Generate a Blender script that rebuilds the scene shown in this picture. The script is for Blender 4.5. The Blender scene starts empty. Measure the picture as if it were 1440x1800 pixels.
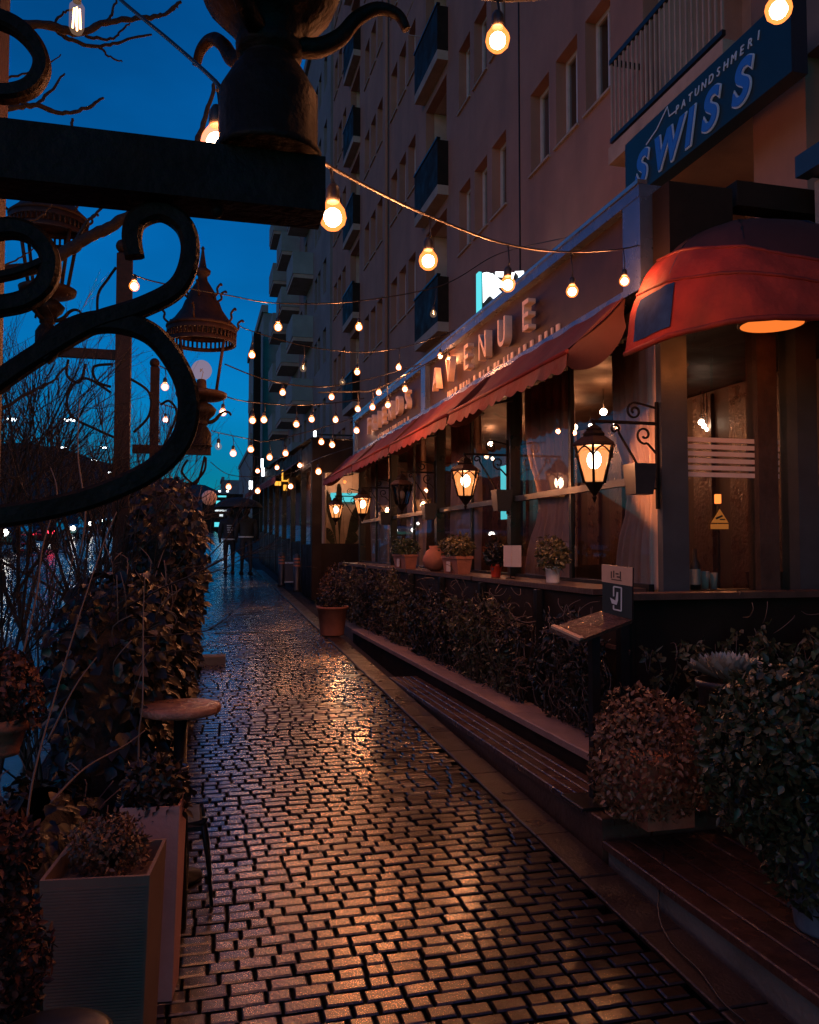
import bpy, bmesh, math, random
from mathutils import Vector, Matrix
R = math.radians
random.seed(7)
S = bpy.context.scene
COL = S.collection

# ------------------------------------------------------------------ camera, sky, sun, exposure
F = 1441.0; CX, CY = 720.0, 900.0
YAW, PIT = R(14.6), R(2.464)
CAM = Vector((0, 0, 1.6))
fwd = Vector((math.sin(YAW)*math.cos(PIT), math.cos(YAW)*math.cos(PIT), math.sin(PIT)))
rgt = Vector((math.cos(YAW), -math.sin(YAW), 0))
upv = rgt.cross(fwd)
cd = bpy.data.cameras.new('camera'); cam = bpy.data.objects.new('camera', cd); COL.objects.link(cam)
cd.sensor_fit = 'HORIZONTAL'; cd.sensor_width = 36; cd.lens = 36*F/1440; cd.clip_start = .05; cd.clip_end = 900
cam.matrix_world = Matrix.Translation(CAM) @ Matrix((rgt, upv, -fwd)).transposed().to_4x4()
S.camera = cam
W = bpy.data.worlds.new('World'); S.world = W; W.use_nodes = True
wn, wl = W.node_tree.nodes, W.node_tree.links
sky = wn.new('ShaderNodeTexSky'); sky.sky_type = 'NISHITA'; sky.sun_disc = False
sky.sun_elevation = R(5.0); sky.sun_rotation = R(200); sky.ozone_density = 6.0; sky.dust_density = .3; sky.air_density = 1.2
tint = wn.new('ShaderNodeMix'); tint.data_type = 'RGBA'; tint.blend_type = 'MULTIPLY'; tint.inputs[0].default_value = 1
tint.inputs[7].default_value = (.02, .75, .95, 1)
wl.new(sky.outputs[0], tint.inputs[6])
wtc = wn.new('ShaderNodeTexCoord'); wno = wn.new('ShaderNodeTexNoise'); wno.inputs['Scale'].default_value = 3.2; wno.inputs['Detail'].default_value = 5; wno.inputs['Roughness'].default_value = .5
wmp = wn.new('ShaderNodeMapping'); wmp.inputs['Scale'].default_value = (1, 1, 2.6); wl.new(wtc.outputs['Generated'], wmp.inputs[0]); wl.new(wmp.outputs[0], wno.inputs['Vector'])
wrg = wn.new('ShaderNodeMapRange'); wrg.inputs[1].default_value = .3; wrg.inputs[2].default_value = .7; wrg.inputs[3].default_value = .8; wrg.inputs[4].default_value = 1.15; wl.new(wno.outputs[0], wrg.inputs[0])
cl = wn.new('ShaderNodeMix'); cl.data_type = 'RGBA'; cl.blend_type = 'MULTIPLY'; cl.inputs[0].default_value = 1; wl.new(tint.outputs[2], cl.inputs[6]); wl.new(wrg.outputs[0], cl.inputs[7])
bg = wn['Background']; wl.new(cl.outputs[2], bg.inputs[0]); bg.inputs[1].default_value = .15
sd = bpy.data.lights.new('sun', 'SUN'); sun = bpy.data.objects.new('sun', sd); COL.objects.link(sun)
sd.energy = .21; sd.angle = R(30); sd.color = (1, .42, .36)
sun.rotation_euler = (R(80), 0, R(-52))
S.view_settings.view_transform = 'Standard'; S.view_settings.look = 'None'
S.view_settings.exposure = .25; S.view_settings.gamma = 1
S.cycles.use_denoising = True; S.cycles.max_bounces = 6; S.cycles.sample_clamp_indirect = 2.0; S.cycles.sample_clamp_direct = 0
S.cycles.diffuse_bounces = 2; S.cycles.glossy_bounces = 3; S.cycles.transparent_max_bounces = 16; S.cycles.caustics_reflective = False; S.cycles.caustics_refractive = False

# ------------------------------------------------------------------ pixel -> place helpers (photo pixels, 1440 x 1800)
def ray(px, py): return fwd + rgt*((px-CX)/F) + upv*((CY-py)/F)
def atD(px, py, D): return CAM + ray(px, py)*D
def atX(px, py, X): r = ray(px, py); return CAM + r*(X/r.x)
def atY(px, py, Y): r = ray(px, py); return CAM + r*(Y/r.y)
SL = .04
def gz(y): return SL*max(min(y, 130), -8)
def atG(px, py): r = ray(px, py); return CAM + r*(1.6/(SL*r.y - r.z))
def proj(p):
    d = Vector(p)-CAM; z = d.dot(fwd)
    return CX+F*d.dot(rgt)/z, CY-F*d.dot(upv)/z, z

# ------------------------------------------------------------------ mesh builder
WM = {}
class MB:
    def __init__(s): s.v = []; s.f = []; s.sm = []
    def quad(s, *p, sm=False):
        b = len(s.v); s.v += [tuple(q) for q in p]; s.f.append(tuple(range(b, b+len(p)))); s.sm.append(sm); return s
    def box(s, x0, x1, y0, y1, z0, z1, M=None):
        b = len(s.v)
        c = [(x0,y0,z0),(x1,y0,z0),(x1,y1,z0),(x0,y1,z0),(x0,y0,z1),(x1,y0,z1),(x1,y1,z1),(x0,y1,z1)]
        if M is not None: c = [tuple(M @ Vector(q)) for q in c]
        s.v += c
        s.f += [tuple(b+i for i in q) for q in ((0,3,2,1),(4,5,6,7),(0,1,5,4),(1,2,6,5),(2,3,7,6),(3,0,4,7))]; s.sm += [False]*6
        return s
    def bbox(s, x0, x1, y0, y1, z0, z1, e=.006, M=None):
        # box with chamfered upper and side edges (three rings)
        b = len(s.v)
        def ringr(z, i): return [(x0+i,y0+i,z),(x1-i,y0+i,z),(x1-i,y1-i,z),(x0+i,y1-i,z)]
        c = ringr(z0, 0)+ringr(z1-e, 0)+ringr(z1, e)
        if M is not None: c = [tuple(M @ Vector(q)) for q in c]
        s.v += c
        for k in (0, 4):
            for i in range(4):
                j = (i+1) % 4; s.f.append((b+k+i, b+k+j, b+k+4+j, b+k+4+i)); s.sm.append(False)
        s.f.append((b+8,b+9,b+10,b+11)); s.sm.append(False)
        s.f.append((b+3,b+2,b+1,b)); s.sm.append(False)
        return s
    def lathe(s, prof, n=20, c=(0,0,0), cap=True, sm=True, a0=0, a1=2*math.pi, sx=1, sy=1):
        b = len(s.v); full = abs(a1-a0-2*math.pi) < 1e-6; m = n if full else n+1
        for r, z in prof:
            for i in range(m):
                a = a0+(a1-a0)*i/n; s.v.append((c[0]+r*sx*math.cos(a), c[1]+r*sy*math.sin(a), c[2]+z))
        for k in range(len(prof)-1):
            for i in range(n):
                j = (i+1) % m
                s.f.append((b+k*m+i, b+k*m+j, b+(k+1)*m+j, b+(k+1)*m+i)); s.sm.append(sm)
        if cap and full:
            if prof[0][0] > 1e-4: s.f.append(tuple(b+i for i in range(m))[::-1]); s.sm.append(False)
            if prof[-1][0] > 1e-4: s.f.append(tuple(b+(len(prof)-1)*m+i for i in range(m))); s.sm.append(False)
        return s
    def tube(s, pts, rad, n=6, cap=True, flat=None, sm=True):
        # sweep; rad number or list; flat=(w,t,normal) sweeps a rectangle instead
        pts = [Vector(p) for p in pts]; N = len(pts)
        if not isinstance(rad, (list, tuple)): rad = [rad]*N
        b = len(s.v); prev = None
        for i, p in enumerate(pts):
            t = pts[min(i+1, N-1)]-pts[max(i-1, 0)]
            if t.length < 1e-9: t = Vector((0,0,1))
            t.normalize()
            if flat:
                nn = Vector(flat[2]).normalized(); w = t.cross(nn).normalized()
                hw, ht = flat[0]/2*rad[i], flat[1]/2
                e = min(hw, ht)*.4
                for q in ((hw-e,ht),(-hw+e,ht),(-hw,ht-e),(-hw,-ht+e),(-hw+e,-ht),(hw-e,-ht),(hw,-ht+e),(hw,ht-e)): s.v.append(tuple(p+w*q[0]+nn*q[1]))
                m = 8
            else:
                if prev is None:
                    a = Vector((0,0,1)) if abs(t.z) < .9 else Vector((1,0,0)); u = t.cross(a).normalized()
                else:
                    u = prev-t*prev.dot(t)
                    if u.length < 1e-6: u = t.orthogonal()
                    u.normalize()
                prev = u; w = t.cross(u); m = n
                for k in range(n):
                    a = 2*math.pi*k/n; s.v.append(tuple(p+(u*math.cos(a)+w*math.sin(a))*rad[i]))
        for i in range(N-1):
            for k in range(m):
                j = (k+1) % m
                s.f.append((b+i*m+k, b+i*m+j, b+(i+1)*m+j, b+(i+1)*m+k)); s.sm.append(sm and not flat)
        if cap:
            s.f.append(tuple(b+k for k in range(m))[::-1]); s.sm.append(False)
            s.f.append(tuple(b+(N-1)*m+k for k in range(m))); s.sm.append(False)
        return s
    def grid(s, fn, nu, nv, sm=True):
        b = len(s.v)
        for i in range(nu+1):
            for j in range(nv+1): s.v.append(tuple(fn(i/nu, j/nv)))
        for i in range(nu):
            for j in range(nv):
                k = b+i*(nv+1)+j; s.f.append((k, k+nv+1, k+nv+2, k+1)); s.sm.append(sm)
        return s
    def prism(s, poly, d):
        # extrude a 3D polygon by vector d
        n = len(poly); b = len(s.v); d = Vector(d)
        s.v += [tuple(p) for p in poly]+[tuple(Vector(p)+d) for p in poly]
        s.f.append(tuple(range(b, b+n))); s.f.append(tuple(range(b+2*n-1, b+n-1, -1))); s.sm += [False, False]
        for i in range(n):
            j = (i+1) % n; s.f.append((b+i, b+n+i, b+n+j, b+j)); s.sm.append(False)
        return s
    def sphere(s, c, r, n=10, m=7, sz=1):
        return s.lathe([(r*math.sin(math.pi*k/m)+1e-5, -r*sz*math.cos(math.pi*k/m)) for k in range(m+1)], n, c, cap=False)
    def leaf(s, p, d, nrm, L, w):
        # folded six-point leaf along d
        d = d.normalized(); side = d.cross(nrm)
        if side.length < 1e-5: side = d.orthogonal()
        side.normalize(); n2 = side.cross(d)
        b = len(s.v); P = Vector(p)
        o = []
        for t_, w_ in ((0, .0), (.16, .34), (.42, .5), (.72, .3)): o.append((t_, w_))
        pt = lambda t_, w_, k: tuple(P+d*(L*t_)+side*(w*w_*k)+n2*(w*(.3*abs(w_)-.1)-L*.16*t_*t_))
        s.v += [pt(0, 0, 1)]+[pt(t_, w_, 1) for t_, w_ in o[1:]]+[pt(1, 0, 1)]+[pt(t_, w_, -1) for t_, w_ in o[:0:-1]]+[pt(.5, 0, 1)]
        for k in range(8): s.f.append((b+k, b+(k+1) % 8, b+8)); s.sm.append(True)
        return s
    def build(s, name, mat, parent=None, label=None, cat=None, group=None, kind=None, smooth=None):
        me = bpy.data.meshes.new(name); o = bpy.data.objects.new(name, me)
        M = WM.get(parent.name) if parent else None
        vs = s.v
        if M is not None: inv = M.inverted(); vs = [tuple(inv @ Vector(q)) for q in s.v]
        elif parent is None:
            # origin at the base of the thing
            xs = [q[0] for q in s.v]; ys = [q[1] for q in s.v]; zs = [q[2] for q in s.v]
            c = Vector(((min(xs)+max(xs))/2, (min(ys)+max(ys))/2, min(zs)))
            vs = [(q[0]-c.x, q[1]-c.y, q[2]-c.z) for q in s.v]; o.location = c
        me.from_pydata(vs, [], s.f)
        me.polygons.foreach_set('use_smooth', [bool(x) for x in s.sm] if smooth is None else [smooth]*len(s.f))
        me.materials.append(mat); me.update()
        COL.objects.link(o)
        if parent: o.parent = parent; WM[o.name] = M if M is not None else Matrix.Identity(4)
        else: WM[o.name] = Matrix.Translation(o.location)
        return tag(o, label, cat, group, kind)
def tag(o, label=None, cat=None, group=None, kind=None):
    if label: o['label'] = label
    if cat: o['category'] = cat
    if group: o['group'] = group
    if kind: o['kind'] = kind
    return o
def thing(name, loc, label, cat, group=None, rz=0, sc=1):
    o = bpy.data.objects.new(name, None); o.empty_display_size = .1; COL.objects.link(o)
    o.location = loc; o.rotation_euler = (0, 0, rz); o.scale = (sc,)*3
    WM[o.name] = Matrix.Translation(Vector(loc)) @ Matrix.Rotation(rz, 4, 'Z') @ Matrix.Scale(sc, 4)
    return tag(o, label, cat, group)
def copy_tree(o, parent=None):
    c = o.copy(); COL.objects.link(c); c.parent = parent
    for ch in [x for x in bpy.data.objects if x.parent is o]: copy_tree(ch, c)
    return c
def point_light(parent, loc, watt, col=(1, .31, .1), rad=.025, name='lamp_light'):
    l = bpy.data.lights.new(name, 'POINT'); l.energy = watt; l.color = col; l.shadow_soft_size = rad
    o = bpy.data.objects.new(name, l); COL.objects.link(o)
    if parent: o.parent = parent; loc = WM[parent.name].inverted() @ Vector(loc)
    o.location = loc; return o
def smooth_path(pts, k=8):
    pts = [Vector(p) for p in pts]; out = []
    for i in range(len(pts)-1):
        p0, p1, p2, p3 = pts[max(i-1,0)], pts[i], pts[i+1], pts[min(i+2,len(pts)-1)]
        for j in range(k):
            t = j/k
            out.append(.5*((2*p1)+(p2-p0)*t+(2*p0-5*p1+4*p2-p3)*t*t+(3*p1-p0-3*p2+p3)*t**3))
    out.append(pts[-1]); return out

# ------------------------------------------------------------------ materials
MATS = {}
def mat(name, col, rough=.6, metal=0., var=.0, nscale=8., bump=.0, bscale=40., coat=0., island=0., rvar=0., emit=None, es=0., spec=.5, dirt=None, trans=0.):
    m = bpy.data.materials.new(name); m.use_nodes = True; nt = m.node_tree; N, L = nt.nodes, nt.links
    b = N['Principled BSDF']; MATS[name] = m
    b.inputs['Base Color'].default_value = (*col, 1); b.inputs['Roughness'].default_value = rough; b.inputs['Metallic'].default_value = metal
    b.inputs['Coat Weight'].default_value = coat; b.inputs['Coat Roughness'].default_value = .15; b.inputs['Specular IOR Level'].default_value = spec
    if trans: b.inputs['Transmission Weight'].default_value = trans
    tc = N.new('ShaderNodeTexCoord')
    if var or island or dirt:
        src = None
        def val(node_out, lo, hi):
            r = N.new('ShaderNodeMapRange'); r.inputs[3].default_value = lo; r.inputs[4].default_value = hi; L.new(node_out, r.inputs[0]); return r.outputs[0]
        f = None
        if var:
            n = N.new('ShaderNodeTexNoise'); n.inputs['Scale'].default_value = nscale; n.inputs['Detail'].default_value = 6; n.inputs['Roughness'].default_value = .65
            L.new(tc.outputs['Object'], n.inputs['Vector'])
            r = N.new('ShaderNodeMapRange'); r.inputs[1].default_value = .3; r.inputs[2].default_value = .7; r.inputs[3].default_value = 1-var; r.inputs[4].default_value = 1+var
            L.new(n.outputs[0], r.inputs[0]); f = r.outputs[0]
        if island:
            g = N.new('ShaderNodeNewGeometry'); v2 = val(g.outputs['Random Per Island'], 1-island, 1+island)
            if f:
                mm = N.new('ShaderNodeMath'); mm.operation = 'MULTIPLY'; L.new(f, mm.inputs[0]); L.new(v2, mm.inputs[1]); f = mm.outputs[0]
            else: f = v2
        mx = N.new('ShaderNodeMix'); mx.data_type = 'RGBA'; mx.blend_type = 'MULTIPLY'; mx.inputs[0].default_value = 1
        mx.inputs[6].default_value = (*col, 1)
        if f: L.new(f, mx.inputs[7])
        out = mx.outputs[2]
        if dirt:
            n3 = N.new('ShaderNodeTexNoise'); n3.inputs['Scale'].default_value = dirt[1]; n3.inputs['Detail'].default_value = 8
            mp = N.new('ShaderNodeMapping'); mp.inputs['Scale'].default_value = dirt[3] if len(dirt) > 3 else (1, 1, 1)
            L.new(tc.outputs['Object'], mp.inputs[0]); L.new(mp.outputs[0], n3.inputs['Vector'])
            rr = N.new('ShaderNodeMapRange'); rr.inputs[1].default_value = .5; rr.inputs[2].default_value = .72; rr.inputs[4].default_value = dirt[2]; L.new(n3.outputs[0], rr.inputs[0])
            m2 = N.new('ShaderNodeMix'); m2.data_type = 'RGBA'; L.new(rr.outputs[0], m2.inputs[0]); L.new(out, m2.inputs[6]); m2.inputs[7].default_value = (*dirt[0], 1); out = m2.outputs[2]
        L.new(out, b.inputs['Base Color'])
    if rvar:
        n = N.new('ShaderNodeTexNoise'); n.inputs['Scale'].default_value = nscale*.7; n.inputs['Detail'].default_value = 5
        L.new(tc.outputs['Object'], n.inputs['Vector'])
        r = N.new('ShaderNodeMapRange'); r.inputs[1].default_value = .3; r.inputs[2].default_value = .7; r.inputs[3].default_value = max(.02, rough-rvar); r.inputs[4].default_value = min(1, rough+rvar)
        L.new(n.outputs[0], r.inputs[0]); L.new(r.outputs[0], b.inputs['Roughness'])
    if bump:
        n = N.new('ShaderNodeTexNoise'); n.inputs['Scale'].default_value = bscale; n.inputs['Detail'].default_value = 5
        L.new(tc.outputs['Object'], n.inputs['Vector'])
        bp = N.new('ShaderNodeBump'); bp.inputs['Strength'].default_value = bump; bp.inputs['Distance'].default_value = .02
        L.new(n.outputs[0], bp.inputs['Height']); L.new(bp.outputs[0], b.inputs['Normal'])
    if emit:
        b.inputs['Emission Color'].default_value = (*emit, 1); b.inputs['Emission Strength'].default_value = es
    return m
def glow(name, col, strength):
    m = bpy.data.materials.new(name); m.use_nodes = True; N, L = m.node_tree.nodes, m.node_tree.links
    N.remove(N['Principled BSDF']); e = N.new('ShaderNodeEmission'); e.inputs[0].default_value = (*col, 1); e.inputs[1].default_value = strength
    L.new(e.outputs[0], N['Material Output'].inputs[0]); MATS[name] = m; return m
def lit_glass(name, col, strength, clear=.6):
    # glowing glass that lets the lamp inside shine through
    m = bpy.data.materials.new(name); m.use_nodes = True; N, L = m.node_tree.nodes, m.node_tree.links
    N.remove(N['Principled BSDF']); e = N.new('ShaderNodeEmission'); e.inputs[0].default_value = (*col, 1); e.inputs[1].default_value = strength
    t = N.new('ShaderNodeBsdfTransparent'); mx = N.new('ShaderNodeMixShader'); mx.inputs[0].default_value = clear
    L.new(e.outputs[0], mx.inputs[1]); L.new(t.outputs[0], mx.inputs[2]); L.new(mx.outputs[0], N['Material Output'].inputs[0]); MATS[name] = m; return m
def glass(name, tintc=(1, 1, 1), rough=.02, refl=1.0):
    m = bpy.data.materials.new(name); m.use_nodes = True; N, L = m.node_tree.nodes, m.node_tree.links
    N.remove(N['Principled BSDF']); g = N.new('ShaderNodeBsdfGlossy'); g.inputs['Roughness'].default_value = rough; g.inputs[0].default_value = (.95, .95, .95, 1)
    t = N.new('ShaderNodeBsdfTransparent'); t.inputs[0].default_value = (*tintc, 1)
    fr = N.new('ShaderNodeFresnel'); fr.inputs[0].default_value = 1.5
    mu = N.new('ShaderNodeMath'); mu.operation = 'MULTIPLY_ADD'; mu.inputs[1].default_value = 1.6*refl; mu.inputs[2].default_value = .02; mu.use_clamp = True; L.new(fr.outputs[0], mu.inputs[0])
    mx = N.new('ShaderNodeMixShader'); L.new(mu.outputs[0], mx.inputs[0]); L.new(t.outputs[0], mx.inputs[1]); L.new(g.outputs[0], mx.inputs[2])
    L.new(mx.outputs[0], N['Material Output'].inputs[0]); MATS[name] = m; return m
mat('asphalt', (.045, .047, .05), .22, var=.35, nscale=1.2, bump=.15, bscale=60, rvar=.16)
mat('joint', (.016, .009, .006), .5, spec=.35, var=.4, nscale=30, bump=.5, bscale=160)
mat('kerb', (.11, .09, .085), .4, var=.3, nscale=6, bump=.25, bscale=70, rvar=.15)
mat('soil', (.03, .022, .016), .9, var=.4, nscale=14, bump=.6, bscale=50)
mat('iron', (.014, .0075, .0045), .6, spec=.15, var=.5, nscale=14, bump=.3, bscale=55, rvar=.12)
mat('rust_iron', (.036, .016, .01), .6, spec=.25, var=.4, nscale=16, bump=.2, bscale=70)
mat('black_metal', (.015, .014, .015), .35, metal=.4, var=.2, nscale=12, rvar=.1)
mat('grey_paint', (.06, .062, .068), .4, var=.2, nscale=5, bump=.05, bscale=60, rvar=.1)
mat('plaster', (.34, .17, .122), .85, var=.14, nscale=1.1, bump=.25, bscale=90, dirt=((.12, .08, .075), 1.4, .35, (1, 1, .15)))
mat('plaster_pale', (.5, .37, .31), .85, var=.14, nscale=2, bump=.2, bscale=80, dirt=((.25, .2, .19), 1.4, .4, (1, 1, .3)))
mat('plaster_teal', (.22, .25, .25), .85, var=.2, nscale=.8, bump=.2, bscale=30)
mat('plaster_grey', (.2, .18, .18), .85, var=.2, nscale=.7, bump=.2, bscale=30)
mat('slab', (.36, .27, .22), .8, var=.2, nscale=3, bump=.2, bscale=60)
mat('white_frame', (.55, .53, .52), .45, var=.1, nscale=6)
mat('shutter', (.38, .4, .45), .55, var=.12, nscale=9)
mat('dark_panel', (.02, .012, .008), .65, spec=.15, var=.3, nscale=4, rvar=.15)
mat('wood', (.055, .025, .017), .32, var=.45, nscale=9, bump=.35, bscale=30, rvar=.12, island=.25)
mat('wood_dark', (.075, .04, .028), .45, var=.35, nscale=8, bump=.3, bscale=30, island=.2)
mat('stone_ledge', (.3, .2, .17), .6, var=.2, nscale=5, bump=.3, bscale=80)
mat('concrete', (.13, .115, .1), .6, var=.3, nscale=3, bump=.3, bscale=50)
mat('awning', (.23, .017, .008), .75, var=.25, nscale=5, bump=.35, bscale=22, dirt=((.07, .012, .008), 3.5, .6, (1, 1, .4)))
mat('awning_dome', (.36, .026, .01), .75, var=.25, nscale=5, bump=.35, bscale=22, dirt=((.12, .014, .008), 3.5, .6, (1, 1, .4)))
mat('awning_mid', (.13, .012, .007), .75, var=.3, nscale=5, bump=.35, bscale=22, dirt=((.05, .01, .007), 3.5, .6, (1, 1, .4)))  # darker copy of the awning red; the slope's shade put into its colour
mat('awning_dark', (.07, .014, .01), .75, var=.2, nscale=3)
mat('sign_metal', (.16, .19, .26), .25, metal=.7, var=.2, nscale=6, rvar=.1)
mat('sign_panel', (.05, .022, .015), .5, var=.3, nscale=5, spec=.3)
mat('copper', (.85, .6, .44), .5, metal=.0, var=.15, nscale=10)
mat('sign_blue', (.005, .018, .032), .4, var=.15, nscale=4)
mat('letter_blue', (.01, .07, .32), .5, emit=(.01, .09, .4), es=.1)
mat('letter_edge', (.3, .36, .5), .5, emit=(.3, .4, .6), es=.06)
mat('curtain', (.85, .62, .52), .9, var=.12, nscale=6)
mat('interior', (.035, .018, .012), .6, var=.3, nscale=3)
mat('terracotta', (.33, .12, .07), .7, var=.25, nscale=7, bump=.2, bscale=60)
mat('pot_white', (.6, .56, .53), .5, var=.1, nscale=8)
mat('pot_red', (.6, .05, .02), .4)
mat('pot_dark', (.025, .024, .026), .4, var=.2, nscale=8)
mat('pot_blue', (.1, .13, .17), .45, var=.25, nscale=6, bump=.15, bscale=60)
mat('planter_grey', (.2, .125, .09), .6, var=.2, nscale=6)
mat('planter_cream', (.6, .31, .25), .6, var=.12, nscale=6, bump=.1, bscale=60)
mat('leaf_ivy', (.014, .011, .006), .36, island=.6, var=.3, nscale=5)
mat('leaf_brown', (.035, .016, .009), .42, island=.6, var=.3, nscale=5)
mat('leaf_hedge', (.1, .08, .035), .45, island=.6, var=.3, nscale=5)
mat('leaf_box', (.06, .075, .03), .38, island=.55, var=.2, nscale=8)
mat('leaf_deep', (.035, .04, .017), .42, island=.55, var=.2, nscale=8)
mat('leaf_red', (.2, .06, .035), .5, island=.5, var=.3, nscale=8)
mat('leaf_olive', (.17, .08, .04), .42, island=.5, var=.3, nscale=8)
mat('leaf_pale', (.3, .32, .27), .5, island=.3)
mat('heather', (.11, .036, .022), .6, island=.5, var=.3, nscale=12)
mat('twig', (.06, .04, .03), .6, island=.4, var=.3, nscale=20)
mat('twig_pale', (.15, .1, .08), .6, island=.3)
mat('bark', (.025, .017, .013), .8, var=.4, nscale=18, bump=.6, bscale=40)
mat('cable', (.02, .018, .017), .4)
mat('socket', (.03, .025, .022), .4)
mat('car_dark', (.02, .021, .025), .15, coat=.8)
mat('car_silver', (.3, .31, .33), .2, metal=.5, coat=.8)
mat('car_blue', (.04, .08, .14), .18, coat=.8)
mat('car_glass', (.01, .014, .018), .05)
mat('rubber', (.012, .012, .012), .8)
mat('rim', (.35, .35, .36), .3, metal=.8)
mat('cloth_black', (.016, .017, .02), .75, var=.3, nscale=12)
mat('cloth_navy', (.016, .02, .03), .8, var=.3, nscale=12)
mat('white_print', (.55, .56, .58), .6)
mat('skin', (.35, .2, .15), .5)
mat('hair', (.02, .015, .012), .5)
mat('paper', (.62, .5, .43), .7, var=.06, nscale=5)
mat('menu_beige', (.55, .32, .22), .55, var=.1, nscale=8)
mat('menu_black', (.018, .02, .022), .4)
mat('hill', (.03, .024, .024), .9, var=.4, nscale=.05)
mat('metal_shiny', (.45, .42, .4), .22, metal=.9, var=.2, nscale=10)
mat('clear_bulb', (.5, .4, .36), .12, coat=.5)
glass('window_glass', (.85, .82, .8), .01, .6)
glass('dark_pane', (.35, .4, .45), .04, 1.3)
glass('clear_glass', (.9, .85, .8), .02, .7)
lit_glass('bulb_lit', (1, .22, .04), 7, .85)
lit_glass('bulb_core', (1, .72, .5), 70, .85)
lit_glass('bulb_far', (1, .22, .05), 7, .85)
lit_glass('lantern_glass', (1, .33, .09), 2.6, .8)
lit_glass('globe_glass', (1, .5, .36), .3, .6)
glow('filament', (1, .5, .2), 12)
glow('tail_red', (1, .03, .06), 6)
glow('head_white', (1, .93, .82), 14)
glow('lamp_white', (.85, .95, 1), 9)
glow('sign_white', (.9, .97, 1), 3.2)
glow('sign_dim', (.85, .95, 1), .8)
glow('sign_amber', (1, .42, .05), 1.3)
glow('sign_green', (.0, .75, .45), 1.0)
glow('sign_cyan', (.12, .75, .85), .9)
glow('window_warm', (1, .55, .25), .9)
glow('heater_orange', (1, .2, .03), .9)
lit_glass('bulb_clear', (1, .6, .4), .25, .75)

# ================================================================== THE GROUND
def strip(name, x0, x1, y0, y1, dz, m, n=1, kind='structure', label=None):
    b = MB(); ys = [y0, -8, 130, y1] if y0 < -8 and y1 > 130 else [y0, y1]
    for a, c in zip(ys[:-1], ys[1:]): b.quad((x0,a,gz(a)+dz),(x1,a,gz(a)+dz),(x1,c,gz(c)+dz),(x0,c,gz(c)+dz))
    o = b.build(name, m, kind=kind); return o
strip('ground', -300, 300, -40, 600, -.2, MATS['soil'])
road = strip('road', -13.5, -1.05, -30, 400, -.12, MATS['asphalt'])
strip('far_pavement', -17, -13.5, -30, 400, .0, MATS['kerb'])
strip('planting_bed', -.93, -.2, -6, 130, -.004, MATS['soil'])
b = MB()
for i in range(60):
    y0 = -4+i*1.0
    M = Matrix(((1,0,0,0),(0,1,0,y0),(0,SL,1,gz(y0)),(0,0,0,1)))
    b.bbox(-1.05, -.92, .004, .996, -.14, .0, .012, M)
b.build('kerb', MATS['kerb'], kind='structure')
for i in range(7):
    q = MB(); y0 = 6+i*7; q.quad((-7.6,y0,gz(y0)-.116),(-7.48,y0,gz(y0)-.116),(-7.48,y0+3,gz(y0+3)-.116),(-7.6,y0+3,gz(y0+3)-.116)); q.build('lane_marking', MATS['white_print'], road)

# wet sett material
m = mat('sett', (.013, .0055, .0038), .3, var=.6, nscale=26, island=.6)
N, L = m.node_tree.nodes, m.node_tree.links; B = N['Principled BSDF']
tc = N.new('ShaderNodeTexCoord')
n1 = N.new('ShaderNodeTexNoise'); n1.inputs['Scale'].default_value = 62; n1.inputs['Detail'].default_value = 4; n1.inputs['Roughness'].default_value = .6
n2 = N.new('ShaderNodeTexNoise'); n2.inputs['Scale'].default_value = 9; n2.inputs['Detail'].default_value = 3
n3 = N.new('ShaderNodeTexNoise'); n3.inputs['Scale'].default_value = 1.3; n3.inputs['Detail'].default_value = 3
for n in (n1, n2, n3): L.new(tc.outputs['Object'], n.inputs['Vector'])
g = N.new('ShaderNodeNewGeometry')
pw = N.new('ShaderNodeMath'); pw.operation = 'POWER'; pw.inputs[1].default_value = 2.0; L.new(g.outputs['Random Per Island'], pw.inputs[0]); st = N.new('ShaderNodeMapRange'); st.inputs[3].default_value = .06; st.inputs[4].default_value = .8; L.new(pw.outputs[0], st.inputs[0])
bp = N.new('ShaderNodeBump'); bp.inputs['Distance'].default_value = .006; L.new(n1.outputs[0], bp.inputs['Height']); L.new(st.outputs[0], bp.inputs['Strength'])
bp2 = N.new('ShaderNodeBump'); bp2.inputs['Distance'].default_value = .02; bp2.inputs['Strength'].default_value = .1; L.new(n2.outputs[0], bp2.inputs['Height']); L.new(bp2.outputs[0], bp.inputs['Normal'])
L.new(bp.outputs[0], B.inputs['Normal'])
ro = N.new('ShaderNodeMapRange'); ro.inputs[1].default_value = .35; ro.inputs[2].default_value = .65; ro.inputs[3].default_value = .17; ro.inputs[4].default_value = .28; L.new(n3.outputs[0], ro.inputs[0]); L.new(ro.outputs[0], B.inputs['Roughness'])
B.inputs['Specular IOR Level'].default_value = 1.0; B.inputs['Coat Weight'].default_value = .7; B.inputs['Coat Roughness'].default_value = .2; L.new(bp2.outputs[0], B.inputs['Coat Normal'])

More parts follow.
